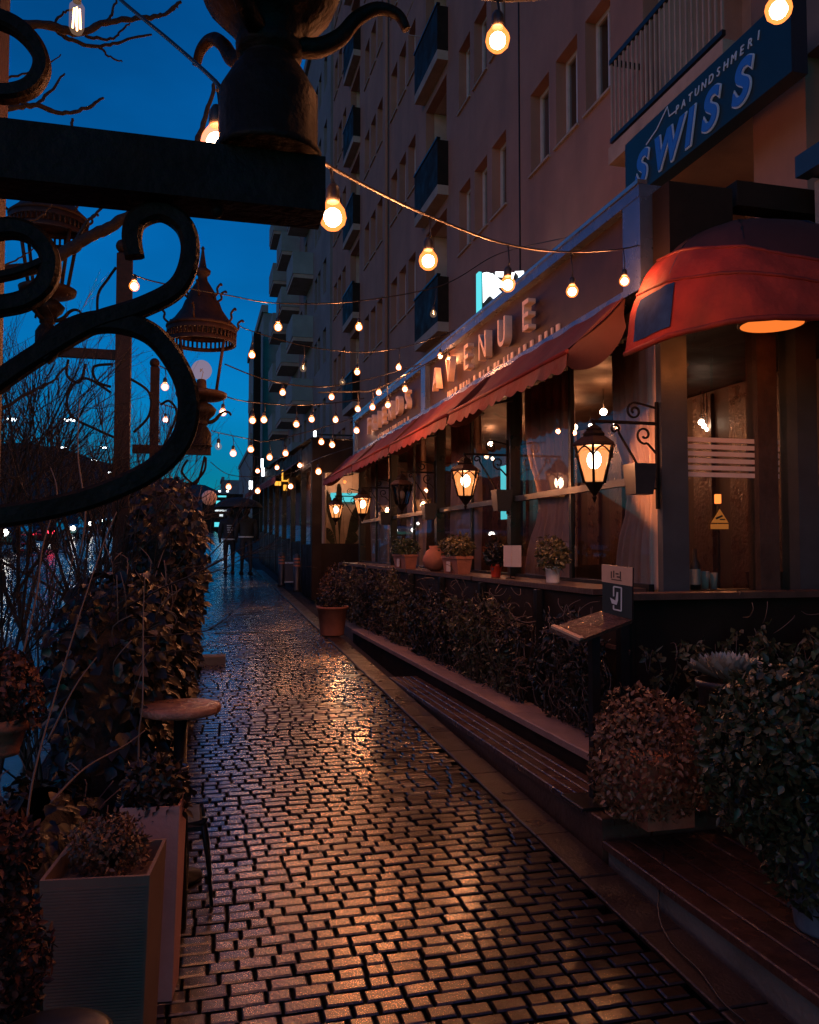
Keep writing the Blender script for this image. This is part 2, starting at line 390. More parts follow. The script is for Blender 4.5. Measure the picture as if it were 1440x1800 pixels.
mat('border', (.03, .019, .015), .36, var=.3, nscale=9, bump=.25, bscale=70, rvar=.12)
pav = strip('pavement', -.2, 1.86, -6, 400, -.0095, MATS['joint'])
rng = random.Random(3)
near = []; rest = MB(); PITCH = .0725
SHARED = {}
def sett_mesh(Lx, k):
    if (Lx, k) not in SHARED:
        q = MB(); q.bbox(-Lx/2, Lx/2, -.0302, .0302, -.02, 0, .0055)
        me = bpy.data.meshes.new('sett'); me.from_pydata(q.v, [], q.f); me.materials.append(MATS['sett']); SHARED[(Lx, k)] = me
    return SHARED[(Lx, k)]
cand = []
y = 1.8; row = 0
while y < 27:
    x = -.2+rng.uniform(0, .06)
    while x < 1.63:
        Lx = rng.choice((.124, .118, .112, .07, .076, .09))
        if x+Lx > 1.66: Lx = 1.655-x
        if Lx > .035:
            cx = x+Lx/2; z = gz(y)+rng.choice((0, 0, 0, 0, -.004))+rng.uniform(-.003, .002); tx, ty = rng.gauss(0, .008), rng.gauss(0, .012)
            cand.append((cx, y+rng.uniform(-.0012, .0012), z, tx, ty, round(Lx, 3), rng.uniform(-.006, .006)))
        x += Lx+.0105
    y += PITCH; row += 1
def setM(c): return Matrix.Translation((c[0], c[1], c[2])) @ Matrix.Rotation(c[6], 4, 'Z') @ Matrix.Rotation(c[3]+math.atan(SL), 4, 'X') @ Matrix.Rotation(c[4], 4, 'Y')
inview = []
for c in cand:
    px, py, d = proj(c[:3])
    c_in = -20 < px < 1460 and py < 1815 and not (px < 300 and py > 1500)
    if c_in and len(inview) < 300 and c[5] > .06: inview.append(c)
    else:
        q = MB(); rest.bbox(-c[5]/2, c[5]/2, -.0302, .0302, -.02, 0, .0055, setM(c))
for c in inview:
    o = bpy.data.objects.new('sett', sett_mesh(c[5], 0)); COL.objects.link(o); o.parent = pav
    o.matrix_local = Matrix.Translation(-pav.location) @ setM(c)
rest.build('setts', MATS['sett'], pav, kind='stuff')
q = MB(); q.quad((-.2,27,gz(27)-.004),(1.66,27,gz(27)-.004),(1.66,130,gz(130)-.004),(-.2,130,gz(130)-.004)); q.build('far_paving', MATS['sett'], pav)
# border course along the restaurant: long smooth stones set flush
for i in range(44):
    y0 = 1.9+i*.5; M = Matrix(((1,0,0,0),(0,1,0,y0),(0,SL,1,gz(y0)-.004),(0,0,0,1)))
    q = MB(); q.bbox(1.672, 1.858, .004, .496, -.02, rng.uniform(-.002, .002), .005, M); q.build('border_stone', MATS['border'], pav)
# drain channel across the pavement
p = atG(480, 1110); tr = thing('drain_channel', (0.75, p.y, gz(p.y)), 'narrow wet metal drain channel crossing the pavement beside the terracotta pot', 'drain')
q = MB(); q.box(.25, 1.3, p.y-.05, p.y+.05, gz(p.y)-.02, gz(p.y)+.004); q.build('channel', MATS['black_metal'], tr)
for i in range(24):
    q = MB(); x = .27+i*.042; q.bbox(x, x+.026, p.y-.045, p.y+.045, gz(p.y)-.01, gz(p.y)+.012, .004); q.build('grate_bar', MATS['metal_shiny'], tr)
p = atG(352, 1168); q = MB(); q.bbox(p.x-.25, p.x+.26, p.y-.06, p.y+.12, gz(p.y)-.02, gz(p.y)+.09, .012)
q.build('stone_block', MATS['concrete'], label='low dark stone block lying at the foot of the ivy hedge', cat='stone block')

# ================================================================== APARTMENT BUILDINGS
def windowed_wall(X, y0, y1, z0, z1, holes, reveal):
    # wall in the plane x = X facing -x with rectangular holes (ya, yb, za, zb)
    ys = sorted({y0, y1, *[h[0] for h in holes], *[h[1] for h in holes]}); zs = sorted({z0, z1, *[h[2] for h in holes], *[h[3] for h in holes]})
    b = MB()
    import bisect
    grid = [[True]*(len(zs)-1) for _ in range(len(ys)-1)]
    for ya, yb, za, zb in holes:
        for i in range(ys.index(ya), ys.index(yb)):
            for j in range(zs.index(za), zs.index(zb)): grid[i][j] = False
    for i in range(len(ys)-1):
        j = 0
        while j < len(zs)-1:
            if grid[i][j]:
                k = j
                while k+1 < len(zs)-1 and grid[i][k+1]: k += 1
                b.quad((X,ys[i+1],zs[j]),(X,ys[i],zs[j]),(X,ys[i],zs[k+1]),(X,ys[i+1],zs[k+1])); j = k+1
            else: j += 1
    for ya, yb, za, zb in holes:
        r = X+reveal
        b.quad((X,yb,za),(X,yb,zb),(r,yb,zb),(r,yb,za)); b.quad((X,ya,zb),(X,ya,za),(r,ya,za),(r,ya,zb))
        b.quad((X,ya,zb),(r,ya,zb),(r,yb,zb),(X,yb,zb)); b.quad((X,yb,za),(r,yb,za),(r,ya,za),(X,ya,za))
    return b
XB = 5.0; FL0, PF = 6.24, 2.87
apt = thing('apartment_building', (XB+5, 14, 0), 'tall mauve brown apartment block with narrow grouped windows and loggia balconies above the restaurant', 'building')
WIN = []; LOG = []
for bi, yc in enumerate((-2.1, 7.4, 16.9, 26.4)):
    for k in range(-1, 7):
        fl = FL0+PF*k
        LOG.append((yc-(.95 if bi == 1 else .8), yc+(.95 if bi == 1 else .8), fl, fl+2.45, k, bi))
for base in (7.4, 16.9, -2.1):
    for off in (1.75, 2.68, 3.61, 5.35, 6.28, 7.21):
        for k in range(-1, 7):
            ya = base+off-.03; WIN.append((ya, ya+.69, FL0+PF*k+1.15, FL0+PF*k+2.43))
for off in (1.75, 2.68, 3.61):
    for k in range(-1, 7):
        ya = 26.4+off-.03; WIN.append((ya, ya+.69, FL0+PF*k+1.15, FL0+PF*k+2.43))
def seen(y, z, X=XB, mg=140):
    if y < 1.5: return False
    px, py, d = proj((X, y, z)); return d > .5 and -mg < px < 1440+mg and -mg < py
YE = 31.0
holes = [w[:4] for w in WIN]+[l[:4] for l in LOG]
wl_ = windowed_wall(XB, -6, YE, 0, 27, holes, .2)
wl_.quad((XB,YE,0),(XB+12,YE,0),(XB+12,YE,27),(XB,YE,27)); wl_.quad((XB,-6,27),(XB+12,-6,27),(XB+12,YE,27),(XB,YE,27))
wl_.build('wall', MATS['plaster'], apt)
q = MB(); q.box(XB+1.35, XB+1.45, -6, YE-.05, 0, 26.9); q.build('core_wall', MATS['plaster_pale'], apt)
# vertical movement joint strips
for yj in (12.12, 21.62, 2.6):
    q = MB(); q.box(XB-.012, XB+.01, yj-.02, yj+.02, 3, 26.9); q.build('joint_strip', MATS['dark_panel'], apt)
fr = MB(); H, Wd = 1.28, .69
fr.box(0,.05,0,.06,0,H); fr.box(0,.05,Wd-.06,Wd,0,H); fr.box(.001,.049,.06,Wd-.06,0,.06); fr.box(.001,.049,.06,Wd-.06,H-.06,H); fr.box(.002,.048,Wd/2-.02,Wd/2+.02,.06,H-.06)
frm = bpy.data.meshes.new('window'); frm.from_pydata(fr.v, [], fr.f); frm.materials.append(MATS['white_frame'])
pn = MB(); pn.quad((.03,.06,.06),(.03,Wd-.06,.06),(.03,Wd-.06,H-.06),(.03,.06,H-.06)); pnm = bpy.data.meshes.new('pane'); pnm.from_pydata(pn.v, [], [f[::-1] for f in pn.f]); pnm.materials.append(MATS['dark_pane'])
bl = MB(); bl.quad((.045,.06,.3),(.045,Wd-.06,.3),(.045,Wd-.06,H-.06),(.045,.06,H-.06)); blm = bpy.data.meshes.new('blind'); blm.from_pydata(bl.v, [], [f[::-1] for f in bl.f]); blm.materials.append(MATS['shutter'])
sl_ = MB(); sl_.box(-.2, 0, -.04, Wd+.04, -.035, -.002); slm = bpy.data.meshes.new('sill'); slm.from_pydata(sl_.v, [], sl_.f); slm.materials.append(MATS['slab'])
bk = MB()
rw = random.Random(5)
for ya, yb, za, zb in WIN:
    bk.quad((XB+.32,yb,za-.1),(XB+.32,ya,za-.1),(XB+.32,ya,zb+.1),(XB+.32,yb,zb+.1))
    if not seen((ya+yb)/2, za): continue
    f = bpy.data.objects.new('window', frm); COL.objects.link(f); f.parent = apt; f.location = Vector((XB+.16, ya, za))-apt.location
    p = bpy.data.objects.new('pane', pnm); COL.objects.link(p); p.parent = f
    if rw.random() < .55: p = bpy.data.objects.new('blind', blm); COL.objects.link(p); p.parent = f; p.location.x = .02
    p = bpy.data.objects.new('sill', slm); COL.objects.link(p); p.parent = f
bk.build('dark_rooms', MATS['dark_panel'], apt)
for ya, yb, za, zb, k, bi in LOG:
    if not seen((ya+yb)/2, za, XB, 420): continue
    bal = MB(); bal.box(XB-.4*(1 if bi == 1 else .6), XB+1.35, ya-.12, yb+.12, za-.2, za); bo = bal.build('balcony', MATS['slab'], apt)
    WM[bo.name] = WM[apt.name]
    s2 = MB(); s2.box(XB+.2, XB+1.35, ya-.12, ya-.004, za, zb); s2.box(XB+.2, XB+1.35, yb+.004, yb+.12, za, zb); s2.box(XB+.2, XB+1.35, ya, yb, zb+.004, zb+.1)
    s2.build('loggia_wall', MATS['plaster_pale'], apt)
    d = MB(); d.box(XB+1.28, XB+1.345, ya+.25, ya+1.1, za, za+2.1); d.build('balcony_door', MATS['white_frame'], bo)
    d = MB(); d.box(XB+1.27, XB+1.279, ya+.33, ya+1.02, za+.3, za+2.02); d.build('door_pane', MATS['car_glass'], bo)
    if bi == 1:
        r = MB(); r.box(XB-.39, XB-.35, ya-.1, yb+.1, za+.98, za+1.04); r.box(XB-.39, XB-.35, ya-.1, yb+.1, za+.05, za+.1)
        r.box(XB-.385,XB,yb+.06,yb+.1,za+.981,za+1.039); r.box(XB-.385,XB,ya-.1,ya-.06,za+.981,za+1.039); r.build('railing', MATS['black_metal'], bo)
        n = 22
        for i in range(n+1):
            yy = ya-.08+(yb-ya+.16)*i/n; r = MB(); r.box(XB-.38, XB-.36, yy-.012, yy+.012, za+.1, za+.98); r.build('baluster', MATS['slab'], bo)
    else:
        r = MB(); r.box(XB-.24, XB-.2, ya-.12, yb+.12, za+.004, za+.95); r.box(XB-.2, XB, ya-.12, ya-.08, za+.004, za+.95); r.box(XB-.2, XB, yb+.08, yb+.12, za+.004, za+.95)
        r.build('parapet', MATS['dark_panel'], bo)
        r = MB(); r.box(XB-.26, XB-.18, ya-.14, yb+.14, za+.96, za+1.0); r.build('handrail', MATS['black_metal'], bo)
for yy_ in (21.4, 2.4):
    q = MB(); q.tube([(XB-.07, yy_, 3.7), (XB-.07, yy_, 26.8)], .05, 8); q.build('drainpipe', MATS['plaster'], apt)
# laundry bracket on the wall
q = MB(); pts = [atX(727, 0, XB-.4), atX(706, 50, XB-.4), atX(722, 62, XB-.2), atX(752, 66, XB+.0)]
q.tube(pts, .012, 5); q.build('antenna_bracket', MATS['slab'], apt)

def block(name, label, X, y0, y1, h, m, ys_w, ww, pf, z_first, wh, bal_at=(), bal_mat='plaster_teal', rev=.15, depth=12, proj_b=.9, bal_w=2.6):
    g0 = gz(y0)-1
    t = thing(name, (X+depth/2, (y0+y1)/2, g0+1), label, 'building')
    hs = []
    nf = int((h-z_first)/pf)
    for k in range(nf):
        for yw in ys_w: hs.append((yw, yw+ww, z_first+pf*k, z_first+pf*k+wh))
    b = windowed_wall(X, y0, y1, g0, h, hs, rev)
    b.quad((X,y1,g0),(X+depth,y1,g0),(X+depth,y1,h),(X,y1,h)); b.quad((X+depth,y0,g0),(X,y0,g0),(X,y0,h),(X+depth,y0,h)); b.quad((X,y0,h),(X,y1,h),(X+depth,y1,h),(X+depth,y0,h))
    b.box(X-.15, X+.3, y0-.15, y1, h+.002, h+.5)
    b.build('wall', m, t)
    for a in hs:
        q = MB(); q.quad((X+rev,a[1],a[2]),(X+rev,a[0],a[2]),(X+rev,a[0],a[3]),(X+rev,a[1],a[3])); w = q.build('window', MATS['car_glass'], t)
        q = MB(); q.box(X+rev-.05, X+rev-.01, (a[0]+a[1])/2-.03, (a[0]+a[1])/2+.03, a[2], a[3]); q.build('frame', MATS['shutter'], w)
    for (yb, ks) in bal_at:
        for k in ks:
            z = z_first+pf*k-1.0
            q = MB(); q.box(X-proj_b, X+.02, yb, yb+bal_w, z-.18, z); o = q.build('balcony', MATS['slab'], t)
            q = MB(); q.box(X-proj_b-.03, X-proj_b+.06, yb-.03, yb+bal_w+.03, z+.004, z+1.0); q.box(X-proj_b+.06, X-.004, yb-.03, yb+.06, z+.004, z+1.0); q.box(X-proj_b+.06, X-.004, yb+bal_w-.06, yb+bal_w+.03, z+.004, z+1.0)
            q.build('parapet', MATS[bal_mat], o)
    return t
block('apartment_building', 'grey blue apartment block with box balconies, next behind the mauve block', 5.0, 31.6, 50, 24.5, MATS['plaster_grey'],
      [32.6, 34.2, 35.2, 38.6, 40.4, 43.6, 45.4, 48.2], .8, 2.87, 3.4, 1.4, bal_at=((36.4, range(1, 7)), (41.6, range(0, 7)), (46.4, range(0, 7))))
block('apartment_building', 'flat teal apartment wall farther along the street, behind the box balconies', 4.3, 56, 72, 17.6, MATS['plaster_teal'],
      [58, 61, 64, 68], .9, 2.87, 4, 1.3, bal_at=((59.4, range(0, 4)),), proj_b=.6)
p = atD(450, 845, 55); q = MB(); q.box(p.x-.22, p.x+.24, p.y-.3, p.y+.3, gz(p.y)-.2, atD(450, 582, 55).z); q.build('mast_pillar', MATS['dark_panel'], label='tall dark slim pillar rising at the sky edge of the teal block', cat='pillar')
block('apartment_building', 'small far dark block stepping down at the end of the street', 6.3, 100, 128, atD(430, 800, 106).z, MATS['plaster_teal'], [102, 106, 110, 115], 1.2, 3.2, 6, 1.5, proj_b=.5)
block('apartment_building', 'lowest dark block closing the far end of the street', 4.2, 140, 150, atD(412, 846, 140).z, MATS['plaster_grey'], [142, 145], 1.4, 3.2, 7.5, 1.4)

# far side of the road: hill and low roofs
b = MB(); rh = random.Random(11); prof = []
for i in range(61):
    px = -500+i*20; py = 815-35*math.exp(-((px-40)/160)**2)+rh.uniform(-4, 4)+max(0, px-100)*.16
    prof.append((px, min(py, 872)))
top = [atD(px, py, 230) for px, py in prof]
for i in range(60):
    a, c = top[i], top[i+1]; d = Vector((-6, 40, 0)); e = Vector((0, -60, 0))
    b.quad((a.x+e.x,a.y+e.y,gz(a.y)-3),(c.x+e.x,c.y+e.y,gz(c.y)-3),c,a); b.quad(a,c,c+d+Vector((0,0,-6)),a+d+Vector((0,0,-6)))
b.build('hill', MATS['hill'], kind='structure')

# ================================================================== RESTAURANT WITH TERRACE
XW = 2.85; Y0, Y1 = 4.7, 14.4; XS = 2.75
res = thing('restaurant_pavilion', (3.9, 9.5, .4), 'single storey glazed restaurant pavilion with dark frames below the copper lettered sign', 'restaurant')
q = MB(); q.box(XS+.06, XB-.02, Y0+.05, Y1+.6, 3.62, 3.72); q.box(XS+.1, XB-.02, Y0+.05, Y1+.3, 3.14, 3.2); q.build('roof', MATS['dark_panel'], res)
q = MB(); q.box(XW, XB-.02, Y0, Y1, .4, .5); q.build('floor_slab', MATS['wood_dark'], res)
q = MB(); q.box(XB-.12, XB-.03, Y0, Y1, .5, 3.13); q.build('back_wall', MATS['interior'], res)
q = MB(); q.box(XW, XB-.13, Y1, Y1+.1, .45, 3.6); q.build('end_wall', MATS['interior'], res)
q = MB(); q.box(XW-.03, XW+.1, Y0, Y1, .5, 1.295); q.build('parapet_wall', MATS['dark_panel'], res)
POSTS = [4.7, 7.1, 9.5, 11.9, 14.3]
for yp in POSTS[1:]:
    q = MB(); q.box(XW-.05, XW+.07, yp-.045, yp+.045, 1.3, 3.14); q.build('window_post', MATS['black_metal'], res)
for a, c in zip(POSTS[:-1], POSTS[1:]):
    mid = (a+c)/2
    q = MB(); q.box(XW-.02, XW+.03, a+.05, c-.05, 2.02, 2.07); q.build('window_rail', MATS['grey_paint'], res)
    for z0, z1 in ((1.305, 1.36), (3.05, 3.13)): q = MB(); q.box(XW-.015, XW+.025, a+.05, c-.05, z0, z1); q.build('window_frame', MATS['black_metal'], res)
    for s0, s1 in ((a+.05, mid-.02), (mid+.02, c-.05)):
        q = MB(); q.quad((XW,s1,1.36),(XW,s0,1.36),(XW,s0,2.02),(XW,s1,2.02)); q.build('pane', MATS['window_glass'], res)
        q = MB(); q.quad((XW,s1,2.07),(XW,s0,2.07),(XW,s0,3.05),(XW,s1,3.05)); q.build('pane', MATS['window_glass'], res)
    for z0, z1 in ((1.36, 2.02), (2.07, 3.05)): q = MB(); q.box(XW-.012, XW+.022, mid-.02, mid+.02, z0, z1); q.build('mullion', MATS['black_metal'], res)
    q = MB(); q.box(2.44, XW-.035, a+.05, c+.0, 1.298, 1.335); q.build('sill_board', MATS['wood_dark'], res)
# corner column and the entrance wall that faces down the street
YT = 4.7
def X_at(px, Y): return atY(px, 900, Y).x
q = MB(); q.bbox(2.88, X_at(1211, YT-.05), YT-.05, YT+.01, .3, 3.6, .004); q.build('corner_column', MATS['grey_paint'], res)
xa, xb_, xc, xd = X_at(1213, YT), X_at(1332, YT), X_at(1366, YT), X_at(1392, YT)
q = MB(); q.box(xb_, xc, YT-.02, YT+.1, 1.3, 3.14); q.build('window_post', MATS['wood_dark'], res)
q = MB(); q.bbox(xd, xd+.16, YT-.07, YT+.1, .3, 3.6, .004); q.build('window_post', MATS['grey_paint'], res)
q = MB(); q.box(xa, XB, YT-.02, YT+.08, .3, 1.29); q.build('parapet_wall', MATS['dark_panel'], res)
q = MB(); q.box(xa, XB, YT-.03, YT+.06, 3.14, 3.7); q.build('lintel', MATS['dark_panel'], res)
for u0, u1 in ((xa, xb_), (xc, xd), (xd+.16, XB-.1)):
    q = MB(); q.quad((u0,YT+.03,1.3),(u1,YT+.03,1.3),(u1,YT+.03,3.14),(u0,YT+.03,3.14)); q.build('pane', MATS['window_glass'], res)
for i in range(6):
    yt = 767+i*12.4; a = atY(1212, yt, YT); c = atY(1374, yt+8, YT); c.z = atY(1212, yt+8, YT).z
    q = MB(); q.box(a.x, c.x, YT+.02, YT+.028, c.z, a.z); q.build('frosted_strip', MATS['curtain'], res)
# camera warning sticker on the glass
st = thing('warning_sticker', atY(1265, 930, YT+.01), 'orange triangular camera warning sticker on the entrance glass', 'sticker')
P = lambda x, y, yy=YT+.012: atY(x, y, yy)
mo = mat('sticker_orange', (.75, .28, .05), .5, emit=(1, .35, .05), es=.12)
q = MB(); q.prism([P(1266, 895), P(1251, 919), P(1281, 919)], (0, .006, 0)); q.prism([P(1250, 921), P(1250, 930), P(1281, 930), P(1281, 921)], (0, .006, 0)); q.build('print', mo, st)
q = MB(); q.prism([P(1258, 910, YT+.009), P(1270, 905, YT+.009), P(1271, 908, YT+.009), P(1260, 913, YT+.009)], (0, .002, 0)); q.prism([P(1266, 912, YT+.009), P(1275, 912, YT+.009), P(1275, 914, YT+.009), P(1266, 914, YT+.009)], (0, .002, 0))
q.build('camera_symbol', MATS['menu_black'], st)
# curtains behind the glass
def curtain(y0, y1, zb, label, x=XW+.09, tie=0, seed=0, ax='y', zt=3.05):
    r = random.Random(seed); ph = r.uniform(0, 6)
    def fn(u, v):
        z = zt+(zb-zt)*v; k = 1-tie*math.exp(-((v-.62)/.2)**2); c = y0 if tie else (y0+y1)/2
        yy = c+((y0+(y1-y0)*u)-c)*k
        d = .035*math.sin(u*38+ph+.5*math.sin(v*5))*(1 if k > .8 else .6)+.015*math.sin(u*91+v*3)
        return (x+d, yy, z) if ax == 'y' else (yy, x+d, z)
    q = MB(); q.grid(fn, 60, 14); return q.build('curtain', MATS['curtain'], label=label, cat='curtain', group='pale curtains behind the restaurant glass')
curtain(4.8, 5.36, 1.32, 'pale sheer curtain gathered beside the grey corner column', tie=.35, seed=1)
curtain(6.05, 6.98, 1.32, 'pale sheer curtain behind the glass above the white pot', tie=.3, seed=2)
curtain(8.35, 9.3, 1.32, 'pinkish curtain behind the glass just beyond the second lit lantern', seed=3)
curtain(10.55, 11.35, 1.32, 'narrow pale curtain behind the unlit lantern', seed=4)
curtain(12.5, 13.8, 1.32, 'wide pale curtain at the far end of the restaurant glass', seed=5)
# things inside
for i in range(16):
    q = MB(); y_ = 5.2+i*.58; q.box(XB-.16, XB-.121, y_, y_+.3, .5, 3.1); q.build('wall_batten', MATS['wood'], res)
for y_ in (5.1, 6.6): q = MB(); q.box(4.3, 4.34, y_, y_+.06, .5, 3.1); q.build('inner_post', MATS['wood'], res)
def pendant(px, py, X, label, r=.035, z_top=3.13, w=2.2):
    p = atX(px, py, X); t = thing('pendant_lamp', (p.x, p.y, p.z-r), label, 'pendant lamp', 'pendant lamps inside the restaurant')
    q = MB(); q.sphere(p, r, 10, 7); q.build('bulb', MATS['bulb_core'], t)
    q = MB(); q.tube([(p.x,p.y,p.z+r*.8),(p.x,p.y,z_top)], .004, 5); q.build('cord', MATS['cable'], t)
    point_light(t, p, w*4, rad=.02)
for i, (px, py, X, w) in enumerate(((907, 775, 3.9, 3), (938, 794, 4.4, 3), (862, 780, 3.8, 2), (898, 803, 3.6, 2), (1061, 724, 3.8, 3), (1010, 751, 4.0, 2), (776, 829, 3.7, 2), (829, 823, 4.3, 2), (690, 842, 3.9, 1.5))):
    pendant(px, py, X, ['round pendant bulb in the cluster behind the iron bracket post', 'pendant bulb hanging low in the cluster of the middle window', 'single pendant bulb in a reflection strip of the middle window', 'lowest pendant bulb of the middle window cluster', 'pendant bulb high in the near window above the large lantern', 'pendant bulb behind the crown of the large lantern', 'pendant bulb between the unlit lantern and the second lit lantern', 'pendant bulb just beyond the second lit lantern', 'pendant bulb seen past the unlit lantern'][i], w=w)
for i, (px, py) in enumerate(((1233, 742), (1238, 749), (1243, 755))):
    p = atY(px, py, 7.0); t = thing('pendant_lamp', p, ['highest', 'middle', 'lowest'][i]+' of the three pendant bulbs in a slanting line behind the entrance glass', 'pendant lamp', 'pendant lamps inside the restaurant')
    q = MB(); q.sphere(p, .03-.006*i, 8, 6); q.build('bulb', MATS['bulb_core'], t); q = MB(); q.tube([p, (p.x, p.y, 3.13)], .004, 4); q.build('cord', MATS['cable'], t)
for i, (px, py, X) in enumerate(((1038, 748, 4.2), (1082, 747, 3.6), (1101, 741, 3.3), (953, 795, 3.5), (985, 800, 4.4), (943, 806, 3.9), (866, 806, 4.1), (915, 778, 4.5), (897, 776, 4.3), (838, 824, 3.6), (745, 845, 3.8), (756, 852, 4.3), (672, 858, 3.7))):  # glowing bulbs without light, added to imitate reflections in the glass
    p = atX(px, py, X); t = thing('pendant_lamp', p, ['tiny bulb just left of the bracket arm of the largest lantern', 'small bulb above the bracket arm of the largest lantern', 'small bulb beside the curtain near the corner column', 'small bulb in the near window, left of the largest lantern', 'small bulb low in the near window', 'small bulb near the post of the near window', 'small low bulb of the middle window', 'upper right bulb of the middle window cluster', 'upper left bulb of the middle window cluster', 'small bulb right behind the second lit lantern', 'small bulb above the clay jar', 'small bulb above the tagged trough', 'farthest small bulb behind the glass'][i], 'pendant lamp', 'pendant lamps inside the restaurant')
    q = MB(); q.sphere(p, .022, 8, 6); q.build('bulb', MATS['bulb_core'], t); q = MB(); q.tube([p, (p.x, p.y, 3.13)], .003, 4); q.build('cord', MATS['cable'], t)
p = atY(1262, 877, 6.2); t = thing('wall_lamp', p, 'small square lit lamp deep inside behind the warning sticker', 'wall lamp'); q = MB(); q.box(p.x-.02, p.x+.02, p.y-.02, p.y+.02, p.z-.04, p.z+.04); q.build('shade', MATS['bulb_lit'], t)
q = MB(); q.box(p.x-.008, p.x+.008, p.y-.008, p.y+.008, .5, p.z-.045); q.build('stem', MATS['black_metal'], t); point_light(t, p+Vector((-.1, -.1, 0)), 2.5, rad=.02)
p = atX(888, 865, 4.6); q = MB(); a = atX(880, 820, 4.6); c = atX(893, 912, 4.6); q.box(4.6, 4.63, min(a.y, c.y), max(a.y, c.y), c.z, a.z); q.build('screen', MATS['sign_cyan'], label='narrow upright cyan screen glowing behind the middle window', cat='screen')
def dining_set(x, y, rz, tl, cl):
    t = thing('dining_table', (x, y, .5), tl, 'table')
    q = MB(); q.lathe([(.36, .72), (.37, .735), (.37, .75), (.0001, .752)], 24, (x, y, .5)); q.build('tabletop', MATS['wood'], t)
    q = MB(); q.lathe([(.2, 0), (.2, .02), (.03, .04), (.03, .715)], 14, (x, y, .5)); q.build('pedestal', MATS['black_metal'], t)
    for k, s in enumerate((1, -1)):
        c = thing('dining_chair', (x, y, .5), cl[k], 'chair', 'dining chairs inside the restaurant', rz=rz+(math.pi if k else 0)); c.location = Vector((x, y, .5))+Matrix.Rotation(rz, 3, 'Z') @ Vector((0, -.62*s, 0))
        WM[c.name] = Matrix.Identity(4)
        q = MB(); q.bbox(-.21, .21, -.21, .21, .42, .47, .02); q.build('seat', MATS['wood_dark'], c)
        q = MB(); q.grid(lambda u, v: (-.2+.4*u, -.2-.05*math.sin(math.pi*u)*.6-.08*v, .55+.38*v), 8, 3); q.grid(lambda u, v: (-.2+.4*u, -.225-.05*math.sin(math.pi*u)*.6-.08*v, .93-.38*v), 8, 3); q.build('backrest', MATS['wood_dark'], c)
        for lx in (-.18, .18):
            for ly in (-.18, .18): q = MB(); q.tube([(lx*1.1, ly*1.1, 0), (lx, ly, .42)] if ly > 0 else [(lx*1.1, ly*1.15, 0), (lx, ly, .42), (lx, ly-.04, .8)], .014, 6); q.build('leg', MATS['black_metal'], c)
dining_set(3.6, 5.75, .3, 'round dining table inside behind the entrance glass', ('wooden chair on the near side of the table behind the entrance glass', 'wooden chair on the far side of the table behind the entrance glass'))
dining_set(3.6, 8.2, .1, 'round dining table inside behind the window with the red pot', ('wooden chair on the near side of the table behind the red pot window', 'wooden chair on the far side of the table behind the red pot window'))

# ---- sign fascia with letters
sg = thing('restaurant_sign', (XS, 9.5, 3.26), 'long fascia sign reading FRIENDS AVENUE in raised copper letters', 'sign')
q = MB(); q.box(XS+.03, XS+.3, 4.66, 9.7, 3.27, 3.9); q.build('back_panel', MATS['sign_panel'], sg)
q = MB(); q.box(XS+.03, XS+.3, 9.82, 14.4, 3.27, 3.9); q.build('back_panel', MATS['sign_panel'], sg)
for nm, a in (('top_rail', (XS-.04, XS+.32, 4.6, 14.45, 3.84, 3.92)), ('bottom_rail', (XS-.04, XS+.32, 4.6, 14.45, 3.24, 3.285))):
    q = MB(); q.box(*a); q.build(nm, MATS['sign_metal'], sg)
for ya, yb in ((4.6, 4.82), (9.66, 9.86), (14.3, 14.45)):
    q = MB(); q.box(XS-.035, XS+.31, ya, yb, 3.286, 3.839); q.build('upright', MATS['sign_metal'], sg)
q = MB(); q.box(XS-.05, XS+.02, 4.6, 14.4, 3.922, 3.95); q.build('drip_edge', MATS['metal_shiny'], sg)
q = MB(); q.box(XS+.05, XS+.5, 4.4, 4.59, 3.1, 3.86); q.build('end_box', MATS['dark_panel'], sg)
def text_mesh(txt, size, ext, bold=0., shear=0.):
    cu = bpy.data.curves.new('letter', 'FONT'); cu.body = txt; cu.size = size; cu.extrude = ext; cu.align_x = 'CENTER'; cu.offset = bold; cu.shear = shear
    o = bpy.data.objects.new('letter_tmp', cu); COL.objects.link(o)
    dg = bpy.context.evaluated_depsgraph_get(); me = bpy.data.meshes.new_from_object(o.evaluated_get(dg))
    bpy.data.objects.remove(o); return me
TXT = Matrix(((0, 0, -1), (-1, 0, 0), (0, 1, 0)))   # text x -> -Y, text y -> +Z, normal -> -X
def put_text(txt, size, ext, pos, m, parent, name='letter', bold=0., shear=0., sx=1.):
    me = text_mesh(txt, size, ext, bold, shear); me.materials.clear(); me.materials.append(m)
    o = bpy.data.objects.new(name, me); COL.objects.link(o); o.parent = parent
    o.matrix_local = WM[parent.name].inverted() @ (Matrix.Translation(pos) @ TXT.to_4x4() @ Matrix.Diagonal((sx, 1, 1, 1))); return o
LZ = 3.445
for ch, yy in zip('AVENUE', (9.14, 8.62, 8.0, 7.5, 6.98, 6.42)): put_text(ch, .37, .035, (XS-.03, yy, LZ), MATS['copper'], sg, bold=.003, sx=.85)
for ch, yy in zip('FRIENDS', (13.0, 12.62, 12.27, 11.9, 11.45, 10.98, 10.5)): put_text(ch, .37, .035, (XS-.03, yy, LZ), MATS['copper'], sg, bold=.003, sx=.85)
rs = random.Random(4)
for y_a, y_b in ((5.9, 8.9), (10.6, 12.6)):   # unreadable small second line: raised bars
    yy = y_b
    while yy > y_a:
        w = rs.uniform(.02, .06); q = MB(); q.box(XS+.015, XS+.03, yy-w, yy, 3.31, 3.375); q.build('small_raised_bar', MATS['copper'], sg); yy -= w+rs.uniform(.04, .14)

